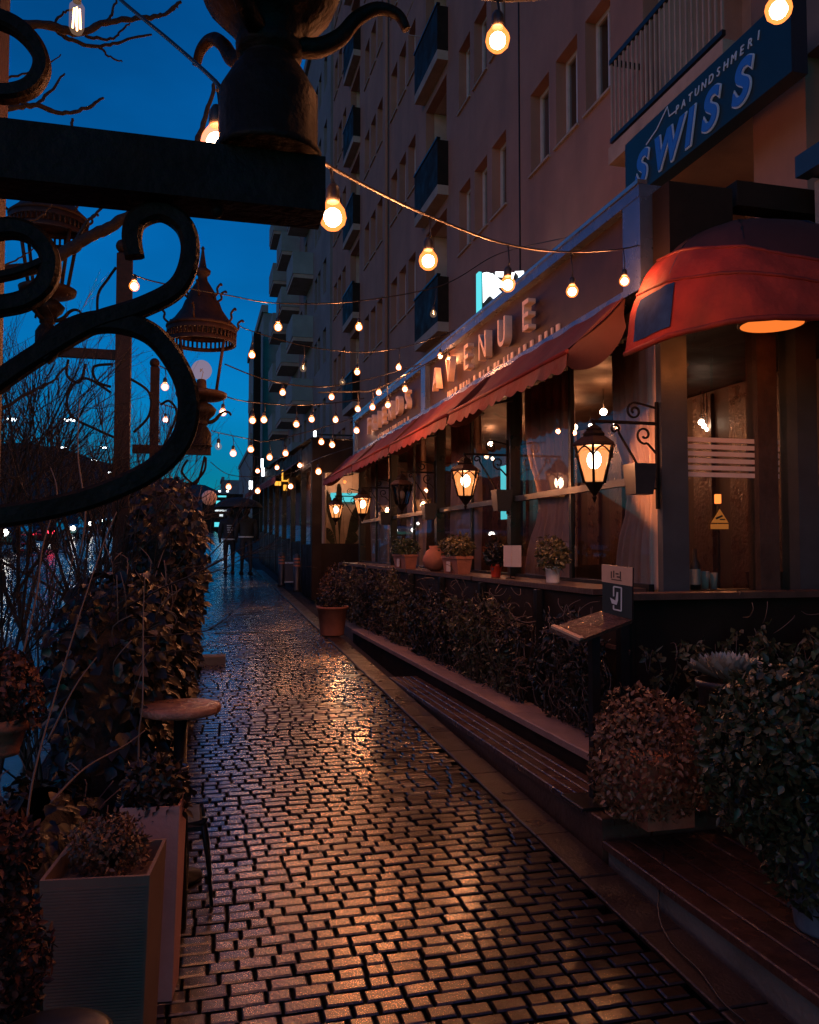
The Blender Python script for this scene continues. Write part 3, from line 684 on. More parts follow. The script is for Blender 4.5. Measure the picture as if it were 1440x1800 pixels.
# ---- long red awning in four bays
XA, ZA, XT, ZT = 2.3, 2.86, XS-.02, 3.27
def awning_bay(y0, y1, label):
    t = thing('awning', (XT, (y0+y1)/2, ZT), label, 'awning', 'red awning bays over the terrace')
    r = random.Random(int(y0*10)); n = 28
    def sag(u, v): return -.035*math.sin(math.pi*v)*(1+.5*math.sin(u*9+y0))+.009*math.sin(u*31+v*3+y0)+.006*math.sin(u*67-v*5)*v
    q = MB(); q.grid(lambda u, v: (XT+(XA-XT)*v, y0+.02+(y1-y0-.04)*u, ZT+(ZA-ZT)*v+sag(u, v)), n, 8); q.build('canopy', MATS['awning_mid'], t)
    def val(u, v):
        sc = .03*abs(math.sin(u*math.pi*(y1-y0)/.21)); wob = .012*math.sin(u*23+1)
        return (XA-.006*0-.02*v+wob*v, y0+.02+(y1-y0-.04)*u, ZA-(.10+sc)*v)
    q = MB(); q.grid(val, 120, 2); q.build('valance', MATS['awning'], t)
    q = MB(); q.tube([(XA, y0+.02, ZA), (XA, y1-.02, ZA)], .016, 6); q.build('front_bar', MATS['awning'], t)
    for yy, dd in ((y0+.03, 1), (y1-.03, -1)):   # side gussets
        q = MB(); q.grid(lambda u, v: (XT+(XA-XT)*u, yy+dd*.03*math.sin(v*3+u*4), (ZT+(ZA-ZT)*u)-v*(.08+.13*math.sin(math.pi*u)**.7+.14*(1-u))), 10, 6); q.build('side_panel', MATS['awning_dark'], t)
    for yy in (y0+.35, y1-.35):
        q = MB(); q.tube([(XW-.05, yy, 2.95), (2.5, yy+.14, 2.9), (XA+.02, yy, ZA-.01)], .014, 6); q.build('folding_arm', MATS['black_metal'], t)
awning_bay(4.78, 7.35, 'red scalloped awning bay next to the domed awning, under the letters U and E')
awning_bay(7.4, 9.8, 'second red scalloped awning bay, under the letters A, V, E and N')
awning_bay(9.85, 12.3, 'third red scalloped awning bay, under the end of the word FRIENDS')
awning_bay(12.35, 15.2, 'farthest red scalloped awning bay, beside the tall leafed plant')
# ---- domed awning over the entrance
dm = thing('domed_awning', (3.4, 4.6, 2.75), 'large rounded red awning over the entrance with a dark top', 'awning')
CXd, CYd, Ad, Bd, Hd, ZD = 3.42, 4.62, .88, 1.12, .85, 2.79
def dome(th, z):
    c, s_ = math.cos(th), math.sin(th); e = 2/3.3
    x = -abs(c)**e*(1 if c > 0 else -1); yv = -abs(s_)**e
    k = math.sqrt(max(0, 1-((z-ZD)/Hd)**2)); k = k**.9*(1-.022*abs(math.sin((th-.02)/(math.pi-.04)*4.8*math.pi-.4*math.pi))+.006*math.sin(th*17+z*23)+.004*math.sin(th*41-z*9))
    return Vector((CXd+x*Ad*k, CYd+yv*Bd*k, z))
def zseam(th, i):
    a = min(1, th/(math.pi*.5))
    return (ZD, ZD+.38-.2*a, ZD+.62-.32*a, ZD+.83)[i]
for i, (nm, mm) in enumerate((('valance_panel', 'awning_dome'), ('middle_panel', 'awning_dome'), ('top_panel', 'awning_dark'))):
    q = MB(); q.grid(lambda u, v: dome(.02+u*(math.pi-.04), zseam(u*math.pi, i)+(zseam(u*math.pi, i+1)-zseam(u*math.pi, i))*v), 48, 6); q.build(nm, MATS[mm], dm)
for i in (0, 1, 2):
    q = MB(); q.tube([dome(.02+(math.pi-.04)*k/48, zseam(math.pi*k/48, i)) for k in range(49)], .011 if i else .017, 6); q.build('hem', MATS['awning'], dm)
for k in (4, 14, 24, 34, 44):
    q = MB(); th = .02+(math.pi-.04)*k/48; q.tube([dome(th, ZD+.8*j/8)*.985+Vector((CXd, CYd, ZD+.8*j/8))*.015 for j in range(9)], .012, 5); q.build('rib', MATS['black_metal'], dm)
qq = MB(); 
qq.grid(lambda u, v: dome(.06+.28*u, ZD+.05+.27*v)+Vector((-.008, -.006, 0)), 4, 4); qq.build('blue_patch', mat('patch_blue', (.02, .05, .14), .9, spec=.1, var=.3, nscale=10), dm)
th_ = thing('heat_lamp', atD(1357, 569, 4.9), 'flat round orange glowing heat lamp hanging under the domed awning', 'heat lamp')
p = atD(1357, 569, 4.9); q = MB(); q.lathe([(.19, -.006), (.196, 0), (.19, .012), (.05, .05), (.0001, .055)], 28, p); q.build('reflector', MATS['rust_iron'], th_)
q = MB(); q.lathe([(.0001, -.008), (.178, -.008)], 28, p, cap=False); q.build('element', MATS['heater_orange'], th_); point_light(th_, p+Vector((0, 0, -.04)), 4, (1, .25, .06), .03)  # point light added under the disc to light the frosted strips
q = MB(); q.tube([p+Vector((0, 0, .05)), (p.x, p.y, 3.5)], .008, 6); q.build('hanger', MATS['black_metal'], th_)
# beam and roof edge above the dome
q = MB(); a = atY(1180, 340, 4.5); q.box(XS+.55, 4.9, 4.42, 4.56, a.z-.06, a.z+.1); q.build('beam', MATS['dark_panel'], kind='structure')
q = MB(); q.box(3.72, 3.82, .6, 4.4, 3.98, 4.12); q.box(3.82, 4.98, .6, 4.4, 4.0, 4.06); q.build('porch_roof', mat('fascia_blue', (.02, .045, .08), .4, var=.2, nscale=4), label='dark blue edged porch roof above the domed awning', cat='roof')
q = MB(); q.box(3.85, 4.95, .6, 4.38, 3.2, 3.96); q.build('porch_wall', MATS['plaster_pale'], kind='structure')

# ---- lanterns on scroll brackets
def spiral(cx, cz, r0, r1, a0, turns, n=26):
    return [(cx+(r0+(r1-r0)*i/n)*math.cos(a0+turns*2*math.pi*i/n), cz+(r0+(r1-r0)*i/n)*math.sin(a0+turns*2*math.pi*i/n)) for i in range(n+1)]
def lantern(yp, lit, label, blabel, zc=2.2):
    xp = 2.865 if yp < 5 else XW-.055; xl = (2.42 if yp < 5 else xp-.41); K_ = .86
    br = thing('lantern_bracket', (xp, yp, 1.9), blabel, 'bracket', 'scrolled iron lantern brackets')
    za = zc+.255
    q = MB(); q.tube([(xp, yp, za-.55), (xp, yp, za+.14)], 1, flat=(.022, .022, (0, 1, 0))); q.build('back_bar', MATS['iron'], br)
    q = MB(); q.tube([(xp, yp, za), (xl-.02, yp, za)], 1, flat=(.02, .02, (0, 1, 0))); q.build('arm', MATS['iron'], br)
    for pts in ([(xp, za-.42)]+[(xp-.06, za-.4), (xp-.16, za-.24), (xp-.27, za-.07)]+spiral(xp-.3, za-.045, .032, .01, .0, 1.0)[::1],
                [(xp, za+.1), (xp-.12, za+.125)]+spiral(xp-.16, za+.075, .055, .012, math.pi/2, 1.4), [(xp, za-.2)]+spiral(xp-.09, za-.075, .06, .014, -1.2, -1.2)):
        q = MB(); q.tube(smooth_path([(a, yp, c) for a, c in pts], 2), 1, flat=(.012, .016, (0, 1, 0))); q.build('scroll', MATS['iron'], br)
    t = thing('wall_lantern', (xl, yp, zc-.26), label, 'lantern', 'lanterns along the restaurant front')
    c = (xl, yp, zc); n = 6
    def ring(prof, nm, mm): q = MB(); q.lathe([(r*K_, z*K_) for r, z in prof], n, c, sm=False); return q.build(nm, mm, t)
    ring([(.085, -.155), (.075, -.165), (.03, -.23), (.012, -.25), (.02, -.265), (.004, -.3)], 'base', MATS['iron'])
    q = MB(); q.lathe([(.078*K_, -.145*K_), (.145*K_, .105*K_)], n, c, cap=False, sm=False); q.build('glass', MATS['lantern_glass' if lit else 'clear_glass'], t)
    q = MB()
    for k in range(n):
        a = 2*math.pi*k/n; A = lambda r, z, a=a: (c[0]+r*K_*math.cos(a), c[1]+r*K_*math.sin(a), c[2]+z*K_)
        q.tube([A(.083, -.155), A(.15, .11)], .009, 5)
        a2 = 2*math.pi*(k+1)/n
        q.tube([((1-s)*A(.147, 0)[0]+s*(c[0]+.147*K_*math.cos(a2)), (1-s)*A(.147, 0)[1]+s*(c[1]+.147*K_*math.sin(a2)), c[2]+(.03+.07*math.sin(math.pi*s))*K_) for s in [j/8 for j in range(9)]], .006, 4)
    q.build('cage', MATS['iron'], t)
    ring([(.165, .105), (.172, .115), (.165, .13), (.1, .175), (.085, .18)], 'roof', MATS['rust_iron'])
    ring([(.085, .18), (.09, .2), (.06, .225), (.065, .235), (.03, .262), (.012, .27), (.012, .292)], 'cap', MATS['iron'])
    if lit:
        q = MB(); q.sphere((c[0], c[1], c[2]+.01), .045, 10, 7, 1.3); q.build('bulb', MATS['bulb_core'], t)
        point_light(t, (c[0], c[1], c[2]+.01), 20, rad=.03)
    else:
        q = MB(); q.sphere((c[0], c[1], c[2]-.02), .04, 10, 7, 1.3); q.build('bulb', MATS['clear_bulb'], t)
for yp, lit, nm, zc in ((4.66, 1, 'largest lit', 2.14), (7.1, 1, 'second lit', 2.2), (9.5, 0, 'unlit', 2.25), (11.9, 1, 'third lit', 2.23), (14.3, 1, 'farthest lit', 2.25)):
    lantern(yp+.02, lit, nm+' hexagonal iron lantern hanging along the restaurant front', 'scrolled iron bracket holding the '+nm+' lantern', zc)
# small black boxes on the posts at rail height
for yp, lab in ((4.6, 'black box planter fixed on the grey corner column'), (7.0, 'black box planter on the post beyond the near window'), (9.4, 'black box planter on the post near the unlit lantern'), (11.8, 'farthest black box planter on the window posts')):
    q = MB(); q.lathe([(.085, 0), (.11, .19), (.1, .19), (.085, .12)], 4, (XW-.16, yp, 1.93), sm=False, a0=math.pi/4, a1=math.pi*2.25); q.build('box_planter', MATS['pot_dark'], label=lab, cat='box planter', group='black box planters on the window posts')

# ---- terrace base, ledge, decks
q = MB(); q.box(2.18, XW, 4.2, 14.4, -.1, .43); q.box(1.9, XW, 3.64, 4.2, -.1, .27); q.build('terrace_base', MATS['concrete'], kind='structure')
ld = thing('terrace_ledge', (2.28, 7.8, .2), 'long low stone ledge at the foot of the terrace hedge', 'ledge')
for i in range(6):
    a = 4.15+i*1.22; q = MB(); q.bbox(2.14, 2.42, a+.003, a+1.217, .405, .45, .006); q.build('slab', MATS['stone_ledge'], ld)
q = MB(); q.box(2.16, 2.4, 4.16, 11.45, .0, .402); q.build('riser', MATS['dark_panel'], ld)
dk = thing('wooden_step', (2.0, 5.8, .2), 'long slatted wooden step between the pavement and the stone ledge', 'step')
for i in range(4):
    x = 1.862+i*.072; q = MB(); q.bbox(x, x+.064, 3.56+.004*i, 7.95, .285, .32, .005); q.build('plank', MATS['wood'], dk)
q = MB(); q.box(1.875, 2.13, 3.58, 7.9, .1, .282); q.build('riser', MATS['wood_dark'], dk)
d2 = thing('wooden_platform', (2.7, 3.9, .2), 'raised wooden platform carrying the round reddish bush', 'platform')
for i in range(12):
    x = 2.152+i*.118; q = MB(); q.bbox(x, x+.11, 3.56, 4.13, .285, .32, .005); q.build('plank', MATS['wood'], d2)
q = MB(); q.box(2.14, 3.56, 3.575, 4.12, .05, .282); q.build('riser', MATS['wood_dark'], d2)
d3 = thing('wooden_deck', (2.7, 2.2, .1), 'lower wooden deck at the entrance, nearest the viewer', 'deck')
for i in range(15):
    x = 1.862+i*.118; q = MB(); q.bbox(x, x+.11, .6, 3.55, .19, .225, .005); q.build('plank', MATS['wood'], d3)
q = MB(); q.box(1.885, 3.6, .62, 3.54, -.1, .186); q.build('plinth', MATS['concrete'], d3)
q = MB(); pts = [atG(1157, 1545)+Vector((.03, 0, .1)), atG(1158, 1610)+Vector((0, 0, .02)), atG(1180, 1660), atG(1230, 1710), atG(1270, 1765), atG(1310, 1800)]
q.tube(smooth_path([p+Vector((0, 0, .008)) for p in pts], 6), .0042, 5); q.build('power_cord', MATS['cable'], label='thin cord running from the deck plinth over the pavement edge', cat='cord')

# ================================================================== STREET SIGNS ON THE FACADE
sw = thing('shop_sign', (4.45, 6.6, 5.3), 'dark blue board reading SWISS PATUNDSHMERI under the slatted balcony', 'sign')
q = MB(); q.bbox(4.47, 4.62, 5.3, 7.86, 5.32, 5.98, .01); q.build('board', MATS['sign_blue'], sw)
for ch, yy, s in zip('SWISS', (7.52, 7.04, 6.66, 6.34, 5.9), (.46, .46, .46, .47, .48)):
    put_text(ch, s, .006, (4.455, yy, 5.385), MATS['letter_edge'], sw, 'letter_outline', bold=.026, shear=.25)
    put_text(ch, s, .006, (4.44, yy, 5.385), MATS['letter_blue'], sw, 'letter', bold=.013, shear=.25)
for i, ch in enumerate('PATUNDSHMERI'): put_text(ch, .105, .004, (4.462, 6.86-i*.108, 5.80), MATS['letter_edge'], sw, 'small_letter', shear=.2)
q = MB(); hp = [(7.38, 5.73), (7.38, 5.8), (7.22, 5.8), (7.22, 5.74)]
q.tube([(4.462, 7.42, 5.76), (4.462, 7.22, 5.82), (4.462, 7.02, 5.95), (4.462, 6.99, 5.84), (4.462, 6.88, 5.83)], 1, flat=(.014, .006, (1, 0, 0))); q.build('house_mark', MATS['letter_edge'], sw)
# lit blade sign
Yb = 11.2
bs = thing('blade_sign', atY(880, 552, Yb), 'square black and white lit sign with a big white arrow shape above the letter U', 'sign')
def bz(x, y, dy=0): return atY(740+x/6.55, 460+y/6.55, Yb+dy)
a, c = bz(712, 108), bz(1190, 606)
q = MB(); q.box(a.x, c.x, Yb+.02, Yb+.16, c.z-.05, a.z); q.build('box', MATS['menu_black'], bs)
for pl in ([(715,130),(760,120),(830,140),(900,200),(940,230),(950,290),(880,300),(930,350),(980,430),(930,470),(870,450),(800,385),(770,410),(720,470)],
           [(860,115),(955,115),(945,175),(865,170)], [(1085,110),(1185,105),(1190,260),(1130,310),(1085,300),(1120,240),(1130,160)], [(740,512),(800,505),(872,515),(860,545),(745,545)], [(1040,125),(1080,125),(1060,200),(1045,190)]):
    q = MB(); q.prism([bz(*z) for z in pl][::-1], (0, .012, 0)); q.build('lit_shape', MATS['sign_white'], bs)
q = MB(); q.box(a.x-.05, a.x-.006, Yb+.03, Yb+.15, c.z-.04, a.z); q.build('lit_edge', MATS['sign_cyan'], bs)
q = MB(); q.box(c.x, XB+.0, Yb+.07, Yb+.1, a.z-.1, a.z-.06); q.build('wall_arm', MATS['black_metal'], bs)

# ================================================================== STRING LIGHTS
def string_light(label, anchors, bulbs, r=.03, far=False, w=22, cr=.005):
    A = [atD(*a) for a in anchors]; path = smooth_path(A, 10); pr = [proj(p) for p in path]
    cr = .008 if far else cr; b = MB(); b.tube(path, cr, 5); root = b.build('string_light', MATS['cable'], label=label, cat='string light', group='bulb strings over the pavement')
    for (px, py, lit) in bulbs:
        i = min(range(len(path)), key=lambda k: abs(pr[k][0]-px)+(0 if pr[k][1] < py+5 else 50)); cp = path[i]; D = pr[i][2]
        p = atD(px, py, D); rr = r*1.08
        q = MB(); q.tube([cp, (cp+p)/2+Vector((rr*.2, 0, .01)), p+Vector((0, 0, rr*2.3))], cr*.7, 5)
        q.lathe([(rr*.45, rr*1.05), (rr*.52, rr*1.3), (rr*.5, rr*2.0), (rr*.3, rr*2.35), (.002, rr*2.4)], 10, p)
        so = q.build('socket', MATS['socket'], root)
        q = MB(); q.lathe([(.001, -rr), (rr*.5, -rr*.88), (rr*.86, -rr*.52), (rr, 0), (rr*.9, rr*.45), (rr*.62, rr*.85), (rr*.45, rr*1.15)], 12, p, cap=False)
        q.build('bulb', MATS[('bulb_far' if far else 'bulb_lit') if lit else 'bulb_clear'], root)  # orange shell colour imitates the halo round the bright core
        if lit:
            q = MB(); q.sphere(p-Vector((0, 0, rr*.05)), rr*.66, 10, 7); q.build('glow', MATS['bulb_core'], root); point_light(root, p, w*lit*.4, rad=rr*.7)
        else: q = MB(); q.tube([p+Vector((0, 0, rr)), p+Vector((.004, 0, -.2*rr)), p+Vector((-.004, .003, rr*.3))], .003, 4); q.build('filament', MATS['filament'], root)
string_light('bulb string sagging from the near scroll lamp to the copper sign', [(556, 268, 1.66), (592, 300, 1.95), (755, 380, 2.75), (893, 430, 3.5), (1003, 443, 4.3), (1096, 437, 5.1), (1140, 425, 5.3)],
             [(585, 381, 1), (753, 458, 1), (893, 500, 1), (1006, 512, 1), (1098, 494, 1), (1131, 455, 0)])
string_light('bulb string passing overhead along the top of the picture', [(480, -120, 1.7), (700, -60, 2.0), (875, 0, 2.15), (1130, -30, 2.1), (1369, -60, 2.0), (1560, -130, 2.2)], [(875, 70, 1), (1369, 16, .6)], w=10)
string_light('dark cable with one bulb tied against the near lamp pedestal', [(150, -60, 2.4), (213, 0, 2.1), (300, 72, 1.9), (378, 142, 1.7), (383, 160, 1.68)], [(381, 250, 1)], w=9)
string_light('bulb string from the tall square post to the sign, below the lowest lit balcony', [(232, 482, 5.2), (280, 497, 5.4), (400, 519, 6.0), (491, 533, 6.4), (631, 529, 7.0), (780, 500, 7.8), (880, 445, 8.4), (1037, 408, 7.0), (1075, 390, 6.6)], [(236, 503, .7), (489, 575, 1), (631, 575, 1), (762, 552, 0), (1037, 439, .4)], w=46)
string_light('bulb string from the crowned lantern across to the letters', [(420, 572, 7.5), (443, 582, 7.6), (535, 608, 8.0), (628, 619, 8.4), (702, 612, 8.8), (776, 590, 9.2), (800, 580, 9.3)], [(443, 624, .5), (533, 648, 0), (628, 654, 1), (701, 646, 1), (774, 626, .2), (789, 632, .3)], w=46)
string_light('bulb string along the first letters of the sign', [(560, 690, 8.6), (629, 688, 8.8), (655, 686, 8.8), (712, 660, 8.7), (800, 610, 8.5)], [(629, 719, 1), (655, 716, 1), (682, 712, 1), (712, 684, 1)], r=.03, far=True, w=14)
string_light('bulb string from the small square post to the far end of the sign', [(270, 640, 8.6), (291, 648, 9), (392, 695, 9.6), (444, 707, 10.2), (521, 712, 11), (590, 708, 11.8), (640, 700, 12)], [(290, 680, .3), (392, 725, .3), (444, 739, .5), (464, 738, .7), (521, 746, 1), (548, 737, 1), (590, 738, 1)], r=.04, far=True, w=18)
string_light('lower bulb string behind the crowned lantern, against the sky', [(372, 757, 12), (390, 762, 12.4), (441, 772, 13.2), (474, 775, 13.7), (565, 752, 14), (620, 735, 13.8)], [(384, 785, 0), (410, 797, .3), (441, 790, .3), (474, 804, 1), (502, 797, 1), (565, 777, 1), (584, 782, 1), (627, 757, .6)], r=.048, far=True, w=8)
string_light('farthest bulb string, close above the walking couple', [(370, 812, 17), (402, 834, 17.5), (453, 838, 18), (511, 832, 18.6), (560, 806, 16), (640, 780, 15.5)], [(402, 856, .2), (453, 863, .6), (511, 855, .8), (560, 829, 1)], r=.058, far=True, w=4)
string_light('short cord with one bulb behind the small square post', [(262, 700, 9.5), (291, 712, 9.6), (330, 724, 10)], [(291, 738, .7)], r=.03, far=True)

string_light('small dense bulb string just above the cafe roof line', [(440, 800, 19), (470, 806, 19), (520, 800, 18.5), (600, 775, 17.5), (640, 760, 17)], [(453, 828, .6), (487, 822, 1), (527, 818, .8), (545, 808, 1), (604, 792, 1)], r=.05, far=True, w=4)
string_light('thin bulb string crossing between the lantern and the first letters', [(395, 640, 9), (470, 668, 9.3), (560, 680, 9.8), (640, 668, 10.2), (740, 640, 9.4)], [(497, 690, .7), (583, 698, .8), (666, 690, .8), (602, 672, 0)], r=.034, far=True, w=14)

# ================================================================== SCROLL LAMPS ON THE LEFT
def lamp_head(t, c, sc=1.0, bulb=True, top=True):
    # c: centre of the arm's upper face under the lantern
    V = lambda r, z, a: (c.x+r*sc*math.cos(a), c.y+r*sc*math.sin(a), c.z+z*sc)
    def lat(prof, nm, mm, n=24, sm=True): q = MB(); q.lathe([(r*sc, z*sc) for r, z in prof], n, c, sm=sm); return q.build(nm, mm, t)
    lat([(.108, 0), (.108, .015), (.1, .02), (.1, .13), (.097, .137), (.07, .185), (.057, .2), (.054, .21), (.066, .214), (.068, .235), (.062, .245), (.085, .275), (.13, .32), (.15, .37), (.1, .42), (.05, .44), (.05, .47)], 'pedestal', MATS['iron'])
    for k in range(3):
        a = k*math.pi*2/3
        pts = smooth_path([V(.06, .245, a), V(.1, .25, a), V(.145, .28, a), V(.18, .325, a), V(.225, .355, a), V(.27, .35, a), V(.29, .32, a)], 5)
        q = MB(); q.tube(pts, [.022*sc*(1-.55*i/(len(pts)-1)) for i in range(len(pts))], 7); q.build('leaf_bracket', MATS['iron'], t)
    lat([(.05, .455), (.2, .47), (.24, .49), (.25, .53), (.23, .54), (.05, .545)], 'base_ring', MATS['rust_iron'])
    if bulb:
        lat([(.045, .545), (.05, .6), (.045, .66), (.03, .67)], 'lamp_holder', MATS['rust_iron'], 14)
        q = MB(); q.sphere((c.x, c.y, c.z+.76*sc), .1*sc, 18, 12); q.build('globe_bulb', MATS['globe_glass'], t)
        q = MB(); q.tube([V(0, .67, 0), V(.03, .75, 1), V(.03, .78, 2), V(.02, .74, 4), V(.035, .77, 5)], .004, 4); q.build('filament', MATS['twig_pale'], t)
    if not top: return
    for k in range(4):
        a = math.pi/4+k*math.pi/2; q = MB(); q.tube([V(.2, .54, a), V(.3, 1.07, a)], .017*sc, 6); q.build('upright', MATS['rust_iron'], t)
    q = MB(); n = 44
    for z0, z1, r in ((1.02, 1.055, .335), (1.12, 1.17, .34)):
        q.lathe([(r*sc, z0*sc), (r*sc, z1*sc), ((r-.03)*sc, z1*sc), ((r-.03)*sc, z0*sc), (r*sc, z0*sc)], 40, c, cap=False)
    for k in range(n):
        a = 2*math.pi*k/n; q.tube([V(.325, 1.05, a), V(.325, 1.125, a)], .011*sc, 4)
    q.build('slotted_crown', MATS['rust_iron'], t)
    lat([(.345, 1.165), (.35, 1.185), (.335, 1.2), (.27, 1.26), (.2, 1.36), (.17, 1.44), (.14, 1.47), (.13, 1.53), (.1, 1.58), (.075, 1.62), (.05, 1.66), (.045, 1.7), (.075, 1.73), (.08, 1.76), (.04, 1.79), (.03, 1.84), (.018, 1.92), (.012, 1.97), (.02, 1.985), (.002, 2.01)], 'roof', MATS['rust_iron'])
    for r, z, h, nn in ((.34, 1.19, .13, 6), (.16, 1.47, .12, 6)):
        for k in range(nn):
            a = .3+2*math.pi*k/nn; q = MB()
            q.tube(smooth_path([V(r-.01, z, a), V(r+.035, z+h*.3, a), V(r+.03, z+h*.7, a), V(r+.075, z+h, a), V(r+.085, z+h*.85, a)], 4), .012*sc, 5); q.build('crown_leaf', MATS['rust_iron'], t)
def bar(pts, w, th, nrm=(0, 1, 0), taper=None):
    p = smooth_path(pts, 7); n = len(p)
    return MB().tube(p, [1 if taper is None else taper[0]+(taper[1]-taper[0])*i/(n-1) for i in range(n)], flat=(w, th, nrm))
# near lamp, cut by the top and left edges of the picture
YN = 1.62; K = lambda px, py, dy=0: atY(px, py, YN+dy)
c = K(472, 268); xl = K(-45, 300).x
lp = thing('scroll_lamp', (xl, YN, gz(YN)), 'huge dark scroll lamp arm with pedestal, nearest the viewer at the top', 'street lamp', 'scroll lamps on square posts')
zt, zb = K(472, 282).z, K(472, 378).z
q = MB(); q.box(xl-.02, K(566, 300).x, YN-.05, YN+.05, zb, zt-.002); q.build('arm', MATS['iron'], lp)
q = MB(); q.box(xl-.09, K(-24, 500).x, YN+.06, YN+.14, gz(YN)-.02, 2.9); q.build('post', MATS['rust_iron'], lp)
q = MB(); q.box(xl-.06, K(4, 300).x, YN-.05, YN+.06, zb+.01, zt-.01); q.build('arm_joint', MATS['iron'], lp)
lamp_head(lp, Vector((c.x, YN, zt)), .98, bulb=False)
for si, (w, pts) in enumerate(((.036, [(237, 452), (232, 415), (243, 385), (285, 372), (325, 400), (334, 450), (312, 505), (250, 540), (165, 568), (90, 610), (35, 645), (-30, 690)]),
               (.041, [(70, 625), (130, 578), (200, 566), (270, 590), (318, 655), (332, 715), (318, 775), (270, 825), (180, 868), (80, 895), (-30, 912)]),
               (.036, [(-30, 408), (25, 402), (65, 418), (88, 455), (80, 500), (40, 530), (-30, 542)]), (.014, [(-20, 490), (30, 480), (75, 462)]),
               (.03, [(-30, 25), (25, 45), (62, 80), (74, 118), (55, 152), (15, 165), (-30, 160)]))):
    bar([K(x, y) for x, y in pts], w, .035-.004*(si % 2)).build('scroll', MATS['iron'], lp)
q = MB(); q.sphere(K(382, 372, -.02), .012, 8, 6); q.build('bolt', MATS['iron'], lp)
# edison tube lamp hanging by the near branches
p = K(135, 30, .5); q = MB(); s = .018; q.lathe([(.001, -s*2.4), (s*.7, -s*2.2), (s, -s*1.5), (s, s*1.5), (s*.5, s*2.2)], 12, p, cap=False); t = q.build('tube_bulb', MATS['bulb_clear'], label='amber tube bulb hanging before the sky in the top corner', cat='bulb')
q = MB(); q.lathe([(s*.55, s*2.1), (s*.6, s*4), (.003, s*4.2)], 10, p); q.tube([p+Vector((0, 0, s*4)), p+Vector((0, 0, .6))], .004, 5); q.build('socket', MATS['socket'], t)
for k in range(4): q = MB(); a = k*1.6; q.tube([p+Vector((math.cos(a)*s*.5, math.sin(a)*s*.5, -s*1.6)), p+Vector((math.cos(a)*s*.35, math.sin(a)*s*.35, s*1.2))], .0022, 4); q.build('filament', MATS['filament'], t)
# tall post with arm to the left
D1 = 7.4; P1 = atD(216, 700, D1); Y1_ = P1.y; K1 = lambda px, py, dy=0: atY(px, py, Y1_+dy)
lp = thing('scroll_lamp', (P1.x, Y1_, gz(Y1_)), 'tall square post with a crowned lantern on its left arm, among bare branches', 'street lamp', 'scroll lamps on square posts')
q = MB(); hw = .066; q.bbox(P1.x-hw, P1.x+hw, Y1_-hw, Y1_+hw, gz(Y1_), K1(216, 446).z, .02); q.build('post', MATS['rust_iron'], lp)
q = MB(); q.sphere(K1(216, 433), .062, 12, 8); q.build('post_cap', MATS['rust_iron'], lp)
ct = K1(82, 609); q = MB(); q.box(ct.x-.12, P1.x-hw, Y1_-.03, Y1_+.03, ct.z-.085, ct.z-.001); q.build('arm', MATS['rust_iron'], lp)
lamp_head(lp, Vector((ct.x, Y1_, ct.z)), .97)
for pts in ([(200, 560), (176, 570), (172, 520), (190, 490), (204, 470)], [(198, 640), (165, 645), (170, 670), (195, 680)], [(120, 632), (118, 660), (140, 672), (150, 640)], [(204, 770), (170, 755), (125, 730), (120, 690), (150, 665), (195, 690)], [(228, 665), (262, 690), (262, 730), (235, 760)]):
    bar([K1(x, y) for x, y in pts], .022, .022).build('scroll', MATS['iron'], lp)
# second post with arm to the right
D2 = 8.0; P2 = atD(272, 700, D2); Y2_ = P2.y; K2 = lambda px, py, dy=0: atY(px, py, Y2_+dy)
lp = thing('scroll_lamp', (P2.x, Y2_, gz(Y2_)), 'slim post with a crowned lantern and globe bulb, against the open sky', 'street lamp', 'scroll lamps on square posts')
hw = .042; q = MB(); q.bbox(P2.x-hw, P2.x+hw, Y2_-hw, Y2_+hw, gz(Y2_), K2(272, 645).z, .01); q.build('post', MATS['rust_iron'], lp)
q = MB(); q.sphere(K2(272, 638), .048, 12, 8); q.build('post_cap', MATS['rust_iron'], lp)
ct = K2(353, 785); q = MB(); q.box(P2.x-.2, K2(371, 790).x, Y2_-.03, Y2_+.03, ct.z-.083, ct.z-.001); q.build('arm', MATS['rust_iron'], lp)
lamp_head(lp, Vector((ct.x, Y2_, ct.z)), 1.0)
for pts in ([(285, 790), (310, 730), (298, 705), (282, 712)], [(360, 802), (345, 850), (320, 830), (330, 808)], [(285, 860), (330, 855), (358, 830), (362, 804)]):
    bar([K2(x, y) for x, y in pts], .022, .022).build('scroll', MATS['iron'], lp)
# globe of a farther lamp and its slim post
p = atD(368, 875, 12.5); t = thing('globe_lamp', (p.x, p.y, gz(p.y)), 'slim post with a small pinkish globe beside the far pavement', 'street lamp'); q = MB(); q.sphere(p, .115, 14, 10); q.build('globe', mat('globe_pink', (.5, .3, .26), .4, emit=(1, .4, .25), es=.08), t)
q = MB(); q.tube([(p.x-.22, p.y, gz(p.y)), (p.x-.22, p.y, p.z)], .03, 8); q.tube([(p.x-.22, p.y, p.z), (p.x, p.y, p.z-.0)], .02, 6); q.build('post', MATS['rust_iron'], t)

